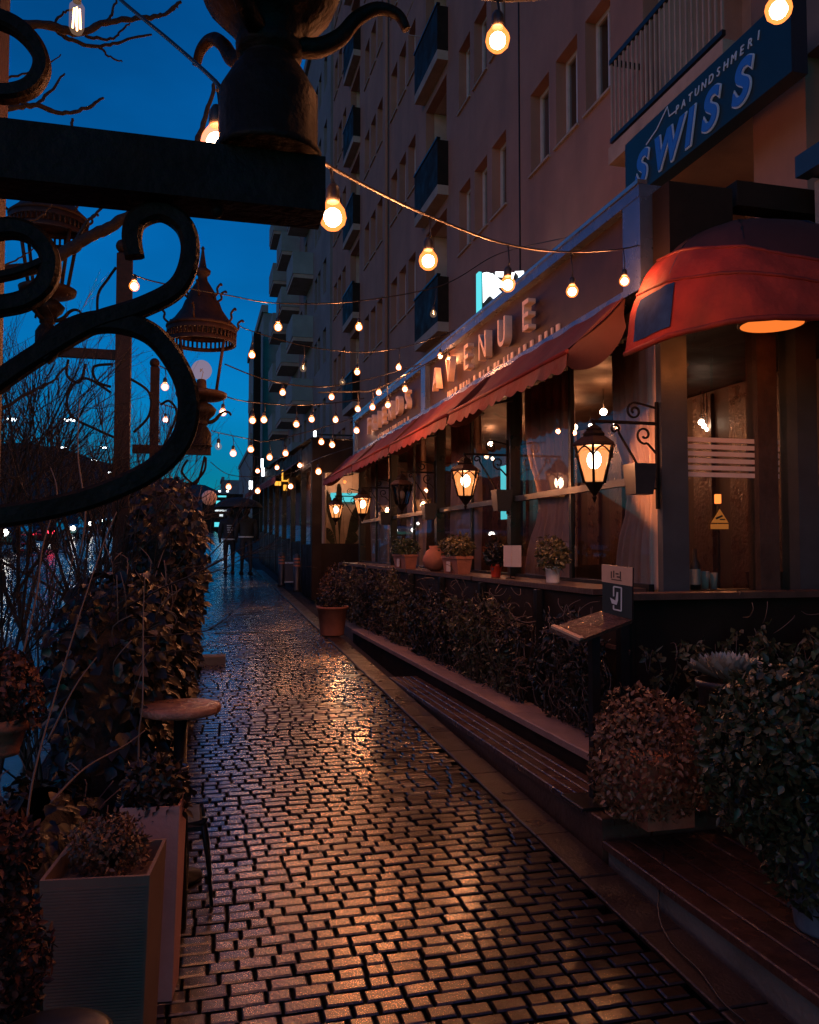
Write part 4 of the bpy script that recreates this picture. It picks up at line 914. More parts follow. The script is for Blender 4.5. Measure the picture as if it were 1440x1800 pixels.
# ================================================================== PLANTS
def rdir(r): 
    v = Vector((r.gauss(0, 1), r.gauss(0, 1), r.gauss(0, 1))); return v.normalized()
def bush(t, c, rad, n, L, m, seed, name='foliage', squash=1.0, twigs=0, lumps=7, inner=.55, mm=None):
    r = random.Random(seed); q = MB(); c = Vector(c)
    lobes = [(rdir(r), r.uniform(.08, .22)) for _ in range(lumps)]
    for i in range(n):
        d = rdir(r); k = 1+sum(h*max(0, d.dot(l))**6 for l, h in lobes)
        rr = rad*k*(inner+(1-inner)*r.random()**.45)
        p = c+Vector((d.x*rr, d.y*rr, d.z*rr*squash)); nrm = (d+rdir(r)*.7).normalized()
        q.leaf(p, rdir(r)+d*.5, nrm, L*r.uniform(.45, 1.4), L*r.uniform(.4, .8))
    o = q.build(name, m, t, kind='stuff')
    if twigs:
        q = MB()
        for i in range(twigs):
            d = rdir(r); d.z = abs(d.z)*.7; q.tube([c+Vector((0, 0, -rad*.7)), c+d*rad*.5, c+d*rad*r.uniform(.85, 1.1)+rdir(r)*rad*.1], [.006, .004, .002], 4)
        q.build('twigs', MATS['twig'], t, kind='stuff')
    return o
def pot(t, c, r0, r1, h, m, lip=.02, n=20, name='pot'):
    q = MB(); q.lathe([(r0, 0), (r0*1.01, .01), (r1*.97, h-lip*1.6), (r1*1.05, h-lip*1.5), (r1*1.07, h), (r1*.94, h), (r1*.9, h-.03), (.001, h-.035)], n, c); return q.build(name, m, t)
def potted(name, label, cat, base, r0, r1, h, pm, brad, n, L, lm, seed, up=None, squash=1, group=None, twigs=8):
    t = thing(name, base, label, cat, group); pot(t, base, r0, r1, h, MATS[pm])
    bush(t, Vector(base)+Vector((0, 0, (h+brad*.7*squash) if up is None else up)), brad, n, L, MATS[lm], seed, squash=squash, twigs=twigs); return t
# -- pots on the restaurant sill
ZS = 1.336
def sill(px): p = atX(px, 1000, 2.56); return Vector((2.56, p.y, ZS))
G = 'pots along the window sill'
potted('potted_plant', 'small white pot with a bushy green plant on the window sill', 'potted plant', sill(972), .048, .056, .125, 'pot_white', .115, 700, .035, 'leaf_hedge', 21, group=G)
potted('potted_plant', 'small bright red pot with a plant beside the white menu card', 'potted plant', sill(872), .04, .052, .12, 'pot_red', .1, 450, .04, 'leaf_ivy', 22, group=G)
def trough(px, w, label, seed, lm):
    p = sill(px); t = thing('plant_trough', p, label, 'plant trough', G); M = Matrix.Translation(p)
    q = MB(); b0 = [(-.06,-w/2+.02,0),(.06,-w/2+.02,0),(.06,w/2-.02,0),(-.06,w/2-.02,0)]; b1 = [(-.08,-w/2,.15),(.08,-w/2,.15),(.08,w/2,.15),(-.08,w/2,.15)]
    P = [tuple(p+Vector(v)) for v in b0+b1]
    for f in ((0,1,5,4),(1,2,6,5),(2,3,7,6),(3,0,4,7),(3,2,1,0)): q.quad(*[P[i] for i in f])
    q.box(p.x-.09, p.x+.09, p.y-w/2-.01, p.y+w/2+.01, p.z+.15, p.z+.175); q.build('trough', MATS['terracotta'], t)
    q = MB(); q.box(p.x-.092, p.x-.086, p.y-.06, p.y+.06, p.z+.02, p.z+.12); q.build('tag', MATS['paper'], t)
    for k in (-1, 0, 1): bush(t, p+Vector((0, k*w*.3, .26)), .13, 330, .04, MATS[lm], seed+k, squash=.85)
trough(803, .5, 'terracotta trough with a square tag and olive plants on the window sill', 31, 'leaf_hedge')
trough(712, .62, 'terracotta trough with green plants near the unlit lantern', 36, 'leaf_box')
p = sill(765); t = thing('clay_jar', p, 'round clay jar between the two terracotta troughs', 'jar', G); q = MB(); q.lathe([(.05, 0), (.12, .05), (.14, .13), (.1, .22), (.06, .25), (.07, .28), (.06, .28), (.04, .24)], 20, p); q.build('jar', MATS['terracotta'], t)
p = sill(899); t = thing('menu_card', p, 'folded white menu card standing on the window sill beside the red pot', 'menu card', G)
q = MB(); q.prism([p+Vector((-.03, .1, .1)), p+Vector((-.03, .1, .28)), p+Vector((-.01, -.03, .28)), p+Vector((-.01, -.03, .1))], (.004, 0, 0)); q.build('front_leaf', MATS['paper'], t)
q = MB(); q.prism([p+Vector((-.006, -.032, .1)), p+Vector((-.006, -.032, .28)), p+Vector((.06, -.07, .28)), p+Vector((.06, -.07, .1))], (.004, .002, 0)); q.build('rear_leaf', MATS['paper'], t)
q = MB(); q.tube([p+Vector((.0, .02, 0)), p+Vector((0, .02, .1))], .006, 5); q.lathe([(.04, 0), (.04, .008)], 14, p+Vector((0, .02, 0))); q.build('stand', MATS['black_metal'], t)
# bottles and cups inside the entrance window
for px, h, r, mm, lab in ((1222, .27, .035, 'pot_dark', 'dark bottle with a pale label inside the entrance window'), (1239, .12, .03, 'paper', 'white paper cup behind the entrance glass, near the bottle'), (1254, .11, .028, 'paper', 'pale glass next to the white cup behind the entrance glass')):
    p = atY(px, 1000, 4.82); p.z = 1.32; t = thing('bottle' if h > .2 else 'cup', p, lab, 'bottle' if h > .2 else 'cup')
    if h > .2:
        q = MB(); q.lathe([(r, 0), (r, h*.6), (r*.4, h*.75), (r*.4, h)], 14, p); q.build('body', MATS[mm], t); q = MB(); q.lathe([(r*1.02, h*.12), (r*1.02, h*.5)], 14, p, cap=False); q.build('paper_label', MATS['paper'], t)
    else: q = MB(); q.lathe([(r*.8, 0), (r, h), (r*.93, h), (r*.75, .01)], 14, p); q.build('body', MATS[mm], t)
q = MB(); q.box(xa, xd, 4.76, 4.92, 1.28, 1.318); q.build('inner_sill', MATS['wood_dark'], res)

# -- terrace fence with climbing plants
fc = thing('terrace_fence', (2.43, 9.2, .45), 'dark trellis fence along the terrace, half hidden by climbing plants', 'fence')
q = MB(); q.box(2.46, 2.5, 4.35, 14.4, .43, 1.29); q.build('back_panel', MATS['dark_panel'], fc)
yy = 4.36; i = 0
while yy < 14.4:
    q = MB(); q.bbox(2.4, 2.455, yy-.03, yy+.03, .452, 1.292, .004); q.build('fence_post', MATS['black_metal'], fc); yy += 1.22; i += 1
for k in range(8):
    y0 = 4.42+k*1.22
    for (za, zb_) in ((.62, .62), (1.0, 1.0)):
        q = MB(); q.box(2.43, 2.446, y0, y0+1.1, za-.012, za+.012); q.build('trellis_rail', MATS['wood_dark'], fc)
    for s in range(5):
        ya = y0+.08+s*.22; q = MB(); q.tube([(2.452, ya, .62), (2.452, ya+.22*(1 if s % 2 else -1)*.8, 1.0)], 1, flat=(.014, .008, (1, 0, 0))); q.build('trellis_slat', MATS['wood_dark'], fc)
q = MB(); q.box(2.47, 4.4, 4.36, 4.4, .32, 1.29); q.build('back_panel', MATS['dark_panel'], fc)
q = MB(); q.box(2.4, 4.4, 4.27, 4.45, 1.293, 1.33); q.build('top_board', MATS['wood_dark'], fc)
def climber(label, y0, y1, seed, n, m2='leaf_hedge', X=2.37, x1=None, zr=(.5, 1.34)):
    r = random.Random(seed); t = thing('climbing_plant', ((X if x1 is None else (X+x1)/2), (y0+y1)/2, zr[0]-.03), label, 'climbing plant', 'climbing plants on the terrace fence')
    lv, tw, tp = MB(), MB(), MB()
    def P(a, d, z): return Vector((X-d, y0+(y1-y0)*a, z)) if x1 is None else Vector((X+(x1-X)*a, 4.27-d, z))
    L_ = (y1-y0) if x1 is None else x1-X
    out = Vector((-1, 0, 0)) if x1 is None else Vector((0, -1, 0))
    roots = [(r.random(), r.uniform(.75, 1.0), r.uniform(.04, .12)) for _ in range(6)]
    for k in range(n):
        ro_ = r.choice(roots); a = min(1, max(0, r.gauss(ro_[0], ro_[2]))) if r.random() < .8 else r.random(); zmax = zr[0]+(zr[1]-zr[0])*ro_[1]*r.uniform(.55, 1.08); z = zr[0]-.03; d = r.uniform(.0, .05); pts = [P(a, d, z)]; n_s = r.randint(6, 11); da = r.uniform(-.02, .02)
        for s in range(n_s):
            a = min(1, max(0, a+da+r.uniform(-.05, .05)/L_*2)); z += r.uniform(.03, .14); d = max(0, d+r.uniform(-.04, .045))
            if z > zmax+.04: z -= r.uniform(.08, .2); d += .03
            pts.append(P(a, d, z))
        pts = smooth_path(pts, 3); (tw if r.random() < .75 else tp).tube(pts, [.0055*(1-.6*i/len(pts)) for i in range(len(pts))], 4)
        for p in pts:
            for _ in range(r.randint(0, 3 if x1 is None else 5)):
                dd = (rdir(r)+out*.5+Vector((0, 0, -.25))); lv.leaf(p+rdir(r)*.02, dd, (out+rdir(r)*.8), r.uniform(.018, .06), r.uniform(.012, .038))
    for _ in range(n if x1 is None else n//4):   # loose curled shoots
        a = r.random(); z = r.uniform(*zr); p = P(a, r.uniform(.01, .08), z); d1 = (rdir(r)+out*.6); d2 = rdir(r)
        tp.tube(smooth_path([p, p+d1*.05, p+d1*.08+d2*.05, p+d1*.07+d2*.1], 3), .0028, 3)
    lv.build('foliage', MATS[m2], t, kind='stuff'); tw.build('stems', MATS['twig'], t, kind='stuff'); tp.build('shoots', MATS['twig_pale'], t, kind='stuff')
names = ['on the fence just beyond the menu stand', 'on the fence below the white pot', 'on the fence below the red pot', 'on the fence below the tagged trough', 'on the fence below the clay jar', 'on the fence below the unlit lantern', 'at the far end of the terrace fence']
for k, nm in enumerate(names):
    climber('dry twiggy climbing plant '+nm, 4.4+k*1.4, 5.85+k*1.4, 50+k, 46 if k < 5 else 30, 'leaf_hedge' if k % 2 else 'leaf_ivy')
climber('dry twiggy climbing plant on the fence in front of the entrance glass', 0, 1, 60, 64, 'leaf_hedge', X=2.5, x1=3.9, zr=(.36, 1.36))
# pale shrub at the ledge end, big pot on the pavement
p = atG(640, 1075); t = thing('shrub', (2.33, p.y+.6, .45), 'pale twiggy shrub at the far end of the stone ledge', 'shrub'); bush(t, (2.33, p.y+.6, .86), .28, 1100, .045, MATS['leaf_olive'], 71, squash=1.2, twigs=20)
p = atG(584, 1116); potted('potted_plant', 'large terracotta pot standing on the wet pavement at the ledge end', 'potted plant', (p.x, p.y, gz(p.y)), .155, .205, .38, 'terracotta', .2, 500, .045, 'leaf_ivy', 72, squash=.55)
# round reddish bush, deep green shrub, ornamental kale
p = atD(1152, 1340, 3.85); t = thing('round_bush', (p.x, p.y, .322), 'round clipped bush with reddish brown leaves on the wooden platform', 'bush')
q = MB(); q.box(p.x-.12, p.x+.12, p.y-.13, p.y+.12, .322, .62); q.build('planter_box', MATS['terracotta'], t)
bush(t, (p.x, p.y, .6), .29, 4200, .03, MATS['leaf_olive'], 81, squash=.92, twigs=30, inner=.55)
p = atD(1402, 1440, 3.0); pz = .227; t = thing('green_shrub', (p.x, p.y, pz), 'dense deep green shrub in a blue grey pot at the lower corner', 'shrub'); pp = atD(1445, 1600, 2.85)
pot(t, (p.x+.09, p.y-.05, pz), .12, .17, .42, MATS['pot_blue']); bush(t, (p.x, p.y, .86), .34, 6000, .036, MATS['leaf_deep'], 82, squash=.95, twigs=30, inner=.35)
bush(t, (p.x+.06, p.y-.1, .55), .26, 2200, .036, MATS['leaf_deep'], 83, name='lower_foliage', squash=1.0)
p = atD(1285, 1195, 3.95); t = thing('kale_pot', (p.x, p.y, .322), 'dark round pot with a pale frilly kale behind the two bushes', 'potted plant'); pot(t, (p.x, p.y, .322), .12, .155, p.z-.322, MATS['pot_dark'])
q = MB(); r = random.Random(9)
for i in range(36):
    a = i*2.4; rr = .02+.1*i/36; el = 1.25-.9*i/36; d = Vector((math.cos(a)*math.cos(el), math.sin(a)*math.cos(el), math.sin(el)))
    b0 = Vector((p.x, p.y, p.z))+Vector((math.cos(a), math.sin(a), 0))*rr*.5; s = d.cross(Vector((0, 0, 1))).normalized(); L_ = .1+.05*i/36
    q.grid(lambda u, v: b0+d*L_*u+s*((v-.5)*.1*math.sin(min(1, u*1.2)*2.2))+Vector((0, 0, .012*math.sin(v*19)*u+.03*(abs(v-.5)*2)**2*u)), 4, 7)
q.build('leaf_rosette', MATS['leaf_pale'], t)
# menu stand
ms = thing('menu_stand', (2.1, 4.42, .33), 'black menu lectern with beige header, white tablet symbol and slanted wet top', 'menu stand')
def mpl(x, y, D): return atD(x, y, D)
Dm = 4.35
A, B_, C_, D_ = mpl(1059, 992, Dm), mpl(1112, 998, Dm-.1), mpl(1111, 1089, Dm-.1), mpl(1059, 1076, Dm)
nrm = (B_-A).cross(D_-A).normalized(); nrm = nrm if nrm.dot(CAM-A) > 0 else -nrm
q = MB(); q.prism([A, B_, C_, D_], -nrm*.02); q.build('upright_panel', MATS['menu_black'], ms)
lerp = lambda a, b, t: a+(b-a)*t
def mp(u, v): return lerp(lerp(A, B_, u), lerp(D_, C_, u), v)
q = MB(); q.prism([mp(-.01, 0)+nrm*.004, mp(1.01, 0)+nrm*.004, mp(1.01, .36)+nrm*.004, mp(-.01, .36)+nrm*.004], -nrm*.003); q.build('header_card', MATS['menu_beige'], ms)
q = MB()
for (u0, v0, u1, v1) in ((.3,.12,.34,.26),(.38,.1,.42,.24),(.46,.14,.56,.17),(.5,.2,.6,.23),(.6,.1,.64,.26),(.32,.27,.66,.29)): q.prism([mp(u0, v0)+nrm*.006, mp(u1, v0)+nrm*.006, mp(u1, v1)+nrm*.006, mp(u0, v1)+nrm*.006], -nrm*.001)
q.build('header_print', MATS['wood_dark'], ms)
q = MB(); z = nrm*.006
ol = [mp(.4, .62), mp(.4, .42), mp(.66, .42), mp(.66, .88), mp(.4, .88), mp(.4, .8)]
for a, c in zip(ol[:-1], ol[1:]): q.tube([a+z, c+z], 1, flat=(.007, .003, nrm))
q.build('tablet_outline', MATS['white_print'], ms)
q = MB(); q.prism([mp(u, v)+z for u, v in ((.28,.66),(.46,.7),(.5,.52),(.55,.52),(.55,.68),(.5,.78),(.34,.77))], -nrm*.002); q.build('hand_symbol', MATS['white_print'], ms)
E, Fq, Gq, Hq = mpl(968, 1103, Dm-.28), mpl(1019, 1126, Dm-.36), mpl(1113, 1089, Dm-.09), mpl(1059, 1073, Dm+.02)
n2 = (Fq-E).cross(Hq-E).normalized(); n2 = n2 if n2.z > 0 else -n2
q = MB(); q.prism([E, Fq, Gq, Hq], -n2*.022); q.build('slanted_top', mat('wet_top', (.12, .06, .045), .18, var=.4, nscale=20, bump=.5, bscale=120), ms)
q = MB(); q.prism([E, Fq, lerp(Fq, Gq, .06), lerp(E, Hq, .06)], n2*.012); q.build('lip', MATS['menu_beige'], ms)
mid = (E+Gq)/2; q = MB(); q.bbox(mid.x-.01, mid.x+.035, mid.y-.01, mid.y+.035, .322, mid.z-.02, .004); q.build('post', MATS['black_metal'], ms)
q = MB(); q.bbox(mid.x-.13, mid.x+.15, mid.y-.13, mid.y+.12, .321, .335, .004); q.build('foot', MATS['black_metal'], ms)

# ---- left side: ivy hedge
def ivy(label, x0, x1, y0, y1, zt, n, seed, m1='leaf_ivy', brown=.3, Lf=.06, prof=None, name='ivy_hedge'):
    r = random.Random(seed); g = gz((y0+y1)/2); t = thing(name, ((x0+x1)/2, (y0+y1)/2, g), label, 'hedge', 'ivy hedges along the planting bed')
    q = MB(); cx, cy = (x0+x1)/2, (y0+y1)/2
    lob = [(r.uniform(0, 6.28), r.uniform(1, 5), r.uniform(.05, .13)) for _ in range(5)]
    def surf(a, h):
        k = (1-max(0, (h-.72)/.28)**2*.55)*(1+sum(s*math.sin(a*int(f)+p+h*5) for p, f, s in lob)); c, s = math.cos(a), math.sin(a)
        e = .55; return Vector((cx+(x1-x0)/2*k*abs(c)**e*(1 if c > 0 else -1), cy+(y1-y0)/2*k*abs(s)**e*(1 if s > 0 else -1), g+(zt-g)*h))
    q.grid(lambda u, v: (surf(u*2*math.pi, v)-Vector((cx, cy, 0)))*.86+Vector((cx, cy, 0)) if False else Vector((cx+(surf(u*2*math.pi, v).x-cx)*.82, cy+(surf(u*2*math.pi, v).y-cy)*.85, g+(zt-g)*v*.95)), 30, 12)
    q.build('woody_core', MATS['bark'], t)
    a_, b_ = MB(), MB(); st = MB()
    for i in range(n):
        an = r.uniform(0, 2*math.pi); h = r.random()**.85; p = surf(an, h); o = Vector((p.x-cx, (p.y-cy)*.6, .25)).normalized()
        p = p-o*r.uniform(-.05, .1); d = Vector((r.gauss(0, .5), r.gauss(0, .5), -.7))+o*.6
        (b_ if r.random() < brown else a_).leaf(p, d, o+rdir(r)*.55, Lf*r.uniform(.4, 1.5), Lf*r.uniform(.4, 1.1))
    for i in range(int(n/40)):
        an = r.uniform(0, 2*math.pi); h = r.random(); p = surf(an, h); o = Vector((p.x-cx, p.y-cy, .3)).normalized()
        st.tube(smooth_path([p-o*.05, p+o*.05+Vector((0, 0, .06)), p+o*.1+rdir(r)*.08+Vector((0, 0, .1))], 3), .003, 3)
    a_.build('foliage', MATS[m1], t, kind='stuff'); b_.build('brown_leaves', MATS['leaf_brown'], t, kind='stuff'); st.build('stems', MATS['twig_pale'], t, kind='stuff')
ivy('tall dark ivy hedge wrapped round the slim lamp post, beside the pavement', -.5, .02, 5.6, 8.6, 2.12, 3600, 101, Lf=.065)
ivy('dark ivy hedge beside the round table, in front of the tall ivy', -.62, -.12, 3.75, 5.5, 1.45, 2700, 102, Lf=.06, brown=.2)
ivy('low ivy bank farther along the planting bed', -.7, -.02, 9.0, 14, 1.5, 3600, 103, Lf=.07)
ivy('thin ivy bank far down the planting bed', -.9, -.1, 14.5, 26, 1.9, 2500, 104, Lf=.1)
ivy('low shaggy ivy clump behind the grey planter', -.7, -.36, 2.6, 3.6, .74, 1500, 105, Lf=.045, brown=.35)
# long bare canes leaning through the ivy
cn = thing('bare_canes', atG(60, 1600), 'pale bare canes leaning up through the ivy', 'canes')
for pts in ([(45, 1460, 2.6), (60, 1360, 2.7), (95, 1230, 2.9), (140, 1080, 3.1), (180, 960, 3.3), (205, 900, 3.4)], [(245, 1440, 3.1), (244, 1300, 3.1), (251, 1230, 3.1), (252, 1080, 3.2), (255, 1010, 3.2)], [(90, 1410, 2.6), (150, 1350, 2.8), (220, 1310, 3.0), (255, 1284, 3.1)], [(40, 1150, 3), (65, 1040, 3.1), (75, 960, 3.2), (100, 870, 3.3), (88, 820, 3.4)], [(85, 1300, 2.9), (130, 1210, 3), (170, 1155, 3.1)], [(140, 975, 3.2), (150, 900, 3.2), (137, 800, 3.3), (140, 700, 3.4)]):
    q = MB(); sp = smooth_path([atD(*z) for z in pts], 5); q.tube(sp, [.0042*(1-.55*i/len(sp)) for i in range(len(sp))], 5); q.build('cane', MATS['twig_pale'], cn)
# planters, heather, table, stool, bin
def tub(name, label, base, w0, w1, h, rz, m, mside=None, ridges=0):
    t = thing(name, base, label, 'planter', None); Mx = Matrix.Translation(base) @ Matrix.Rotation(rz, 4, 'Z')
    q = MB(); v = [Mx @ Vector(c) for c in [(-w0/2,-w0/2,0),(w0/2,-w0/2,0),(w0/2,w0/2,0),(-w0/2,w0/2,0),(-w1/2,-w1/2,h),(w1/2,-w1/2,h),(w1/2,w1/2,h),(-w1/2,w1/2,h)]]
    k = .93; v2 = [Mx @ Vector((c[0]*k, c[1]*k, c[2])) for c in [(-w1/2,-w1/2,h),(w1/2,-w1/2,h),(w1/2,w1/2,h),(-w1/2,w1/2,h),(-w1/2,-w1/2,h-.06),(w1/2,-w1/2,h-.06),(w1/2,w1/2,h-.06),(-w1/2,w1/2,h-.06)]]
    for f in ((1,2,6,5),(2,3,7,6),(3,0,4,7),(0,1,5,4)): q.quad(*[v[i] for i in f])
    for i in range(4): j = (i+1) % 4; q.quad(v[4+i], v[4+j], v2[j], v2[i]); q.quad(v2[i], v2[j], v2[4+j], v2[4+i])
    q.quad(*v2[4:8]); q.build('tub', m, t)
    if ridges:
        for i in range(ridges):
            z = h*(.02+.95*i/ridges); w = w0+(w1-w0)*z/h; hh = h*.55/ridges
            q = MB(); P = [Mx @ Vector(c) for c in ((-w/2+.006, -w/2-.0022, z), (w/2-.006, -w/2-.0022, z), (w/2-.006, -w/2-.0022, z+hh), (-w/2+.006, -w/2-.0022, z+hh))]; q.prism(P, (Mx.to_3x3() @ Vector((0, .006, 0)))); q.build('ridge', m, t)
    return t
Dp = 2.16; zp = atD(190, 1540, Dp).z; wp = 178*Dp/F
ctr = atD(188, 1545, Dp+.12); base = Vector((ctr.x, ctr.y, gz(ctr.y))); hp = zp-base.z+.0
t = tub('planter', 'ribbed grey square planter with low heather, nearest the viewer', base, wp*.86, wp*1.04, hp, R(-7), MATS['planter_grey'], ridges=72)
bush(t, base+Vector((.0, .05, hp+.02)), .105, 1500, .016, MATS['leaf_olive'], 121, squash=.8, twigs=20, inner=.4)
Dp = 2.72; ctr = atD(272, 1412, Dp+.05); base = Vector((ctr.x, ctr.y, gz(ctr.y))); hp = atD(272, 1412, Dp).z-base.z
t = tub('planter', 'smooth cream square planter behind the ribbed grey one', base, .15, .19, hp, R(-7), MATS['planter_cream'])
bush(t, base+Vector((0, 0, hp+.03)), .1, 900, .03, MATS['leaf_brown'], 122, squash=1.1, twigs=16)
tc_ = atD(318, 1240, 3.62); t = thing('round_table', (tc_.x, tc_.y, gz(tc_.y)), 'small round wooden table half hidden by the ivy', 'table')
q = MB(); q.lathe([(.155, -.035), (.17, -.03), (.175, -.018), (.175, -.006), (.171, 0), (.0001, .001)], 48, tc_); q.build('tabletop', mat('table_wood', (.33, .15, .1), .3, var=.4, nscale=14, bump=.5, bscale=90, rvar=.15), t)
q = MB(); q.lathe([(.1, 0), (.1, .015), (.022, .03), (.03, tc_.z-gz(tc_.y)-.036)], 16, (tc_.x, tc_.y, gz(tc_.y))); q.build('pedestal', MATS['black_metal'], t)
p = atD(314, 1352, 3.2); b0 = gz(p.y); t = thing('tall_bin', (p.x, p.y, b0), 'shiny rimmed dark cylinder standing under the round table', 'bin')
q = MB(); rr = .037; q.lathe([(rr, 0), (rr, p.z-b0-.03), (rr*1.05, p.z-b0-.03), (rr*1.05, p.z-b0), (rr*.88, p.z-b0), (rr*.85, p.z-b0-.1), (.001, p.z-b0-.11)], 24, (p.x, p.y, b0)); q.build('body', MATS['black_metal'], t)
q = MB(); q.lathe([(rr*1.06, 0), (rr*1.08, .012), (rr*.95, .014), (rr*.95, 0)], 24, (p.x, p.y, p.z)); q.build('rim', MATS['metal_shiny'], t)
# stool behind the cream planter
f1 = atG(372, 1592); f2 = atG(326, 1570); st_ = thing('stool', ((f1.x+f2.x)/2, f1.y+.15, gz(f1.y)), 'dark metal stool with splayed legs beside the cream planter', 'stool')
k1 = atD(355, 1446, 3.25); k2 = atD(326, 1452, 3.25)
q = MB(); q.tube(smooth_path([k2+Vector((-.14, .02, .012)), k2+Vector((-.02, 0, .0)), k1, k1+Vector((.012, 0, .02))], 4), .012, 8); q.build('seat_bar', MATS['black_metal'], st_)
q = MB(); q.bbox(k2.x-.2, k1.x+.0, k1.y-.01, k1.y+.26, k1.z-.03, k1.z-.004, .008); q.build('seat', MATS['black_metal'], st_)
for a, c in ((k1, f1), (k2, f2), (k1+Vector((0, .24, 0)), f1+Vector((0, .3, .012))), (k2+Vector((-.15, .2, 0)), f2+Vector((-.2, .25, .01)))):
    q = MB(); q.tube([a, lerp(a, c, .5)+Vector((.006, 0, 0)), c], .009, 6); q.build('leg', MATS['black_metal'], st_)
# heathers on the left edge
p = atD(12, 1260, 2.0); t = thing('hanging_pot', (p.x, p.y, p.z-.08), 'terracotta pot with a reddish heather hooked at the left edge', 'potted plant'); pot(t, p+Vector((-.02, 0, -.09)), .05, .068, .09, MATS['terracotta']); bush(t, p+Vector((-.01, 0, .06)), .085, 1500, .02, MATS['heather'], 131, squash=1.05, twigs=18)
q = MB(); q.tube([p+Vector((-.05, .03, -.05)), p+Vector((-.14, .05, -.05)), Vector((p.x-.14, p.y+.05, gz(p.y)))], .01, 6); q.build('support', MATS['black_metal'], t)
p = atD(-8, 1500, 1.75); t = thing('heather', (p.x, p.y, gz(p.y)), 'tall rusty heather in the lower corner beside the grey planter', 'plant')
for k, (dx, dz, rr) in enumerate(((0, .0, .07), (-.02, -.14, .085), (.0, -.28, .09), (-.03, -.44, .1))): bush(t, p+Vector((dx, .05*k, dz)), rr, 1300, .02, MATS['heather' if k < 3 else 'leaf_brown'], 140+k, squash=1.2, twigs=12)
p = atD(85, 1838, 1.5); t = thing('round_chair', (p.x, p.y, gz(p.y)), 'dark round chair top cut by the bottom edge', 'chair')
q = MB(); q.lathe([(.1, -.03), (.115, -.02), (.115, -.006), (.1, 0), (.001, .004)], 32, p+Vector((-.0, 0, .012))); q.build('seat', MATS['black_metal'], t)
for k in range(4): a = .6+k*math.pi/2; q = MB(); q.tube([p+Vector((.08*math.cos(a), .08*math.sin(a), -.02)), Vector((p.x+.12*math.cos(a), p.y+.12*math.sin(a), gz(p.y)))], .01, 6); q.build('leg', MATS['black_metal'], t)

# ---- bare trees
def grow(q, p, d, L, r, depth, R_, bend=.35, spread=.6, fan=2):
    pts = [p]; dd = d.normalized(); n = 4
    for i in range(n):
        dd = (dd+rdir(R_)*bend*.4+Vector((0, 0, .05))).normalized(); pts.append(pts[-1]+dd*L/n)
    q.tube(pts, [r*(1-.4*i/n) for i in range(n+1)], 5 if r > .01 else 3, cap=False)
    if depth == 0: return
    for k in range(fan+(1 if R_.random() < .4 else 0)):
        s = R_.uniform(.35, 1.0); j = min(n, int(s*n)); nd = (dd+rdir(R_)*spread).normalized()
        grow(q, pts[j], nd, L*R_.uniform(.55, .8), r*.58, depth-1, R_, bend, spread, fan)
def bare(label, base, H, seed, depth=5, r=.05, fan=3, spread=.75, nst=1, name='bare_tree', mm='bark'):
    R_ = random.Random(seed); t = thing(name, base, label, 'tree' if name == 'bare_tree' else 'shrub'); q = MB()
    for s in range(nst):
        d = Vector((R_.uniform(-.3, .3), R_.uniform(-.3, .3), 1)) if nst > 1 else Vector((.03, 0, 1)); b = Vector(base)+Vector((R_.uniform(-.2, .2), R_.uniform(-.3, .3), 0))*(nst > 1)
        tr = MB(); pts = [b, b+d*H*.12, b+d*H*.25]; tr.tube(pts, [r*1.2, r, r*.85], 7)
        tr.build('trunk', MATS[mm], t)
        for k in range(fan): grow(q, pts[-1], (d+rdir(R_)*.7), H*.36, r*.7, depth-1, R_, .4, spread, fan)
    q.build('crown', MATS[mm], t, kind='stuff')
def G_(px, D): p = atD(px, 960, D); return Vector((p.x, p.y, gz(p.y)-.004))
bare('bare leafless shrub tree between the road and the tall square post', G_(120, 5.4), 3.3, 201, 5, .02, 3, .62, 2)
bare('bare shrub tree at the left edge, in front of the road', G_(5, 3.8), 2.5, 202, 5, .015, 3, .62, 2)
bare('bare shrub tree farther along, behind the ivy bank', G_(150, 8.2), 3.0, 203, 5, .022, 3, .5, 2)
bare('tangled bare shrub low in front of the traffic', G_(75, 4.5), 1.7, 204, 4, .012, 3, .55, 3, 'bare_shrub', 'twig')
bare('tangled bare shrub beside the ivy, above the blue road', G_(150, 6.2), 1.9, 205, 4, .016, 3, .5, 3, 'bare_shrub', 'twig')
bare('small bare shrub at the lower left over the wet road', G_(30, 3.9), 1.1, 206, 4, .009, 3, .6, 2, 'bare_shrub', 'twig')
bare('fine twigged bare shrub between the scroll and the tall post', G_(95, 6.6), 3.6, 207, 5, .018, 3, .55, 2)
bare('fine twigged bare shrub just left of the slim lamp post', G_(232, 10), 2.9, 208, 5, .018, 3, .36, 2)
# near tree whose boughs enter at the top left
tb = thing('bare_tree', (-.85, 2.1, gz(2.1)), 'bare tree whose budding boughs reach in at the top left corner', 'tree')
q = MB(); q.tube([(-.85, 2.1, gz(2.1)), (-.87, 2.15, 1.2), (-.95, 2.3, 2.0), (-1.1, 2.5, 3.6)], [.09, .075, .06, .035], 9); q.build('trunk', MATS['bark'], tb)
q = MB(); R_ = random.Random(77)
def bough(pts, D, r0, r1, knob=True):
    sp = smooth_path([atD(x, y, D+.002*x) for x, y in pts], 6); n = len(sp)
    sp = [p+rdir(R_)*.004 for p in sp]
    q.tube(sp, [(r0+(r1-r0)*i/(n-1))*(1+.25*R_.random()) for i in range(n)], 6)
bough([(-260, -60), (-120, 0), (0, 38), (90, 45), (135, 58), (185, 40), (240, 32), (285, 27), (318, 3)], 2.9, .02, .006)
bough([(95, 48), (120, 68), (170, 82), (215, 72), (265, 60)], 2.98, .009, .004); bough([(150, 64), (195, 68), (215, 52), (228, 42)], 3.0, .006, .003)
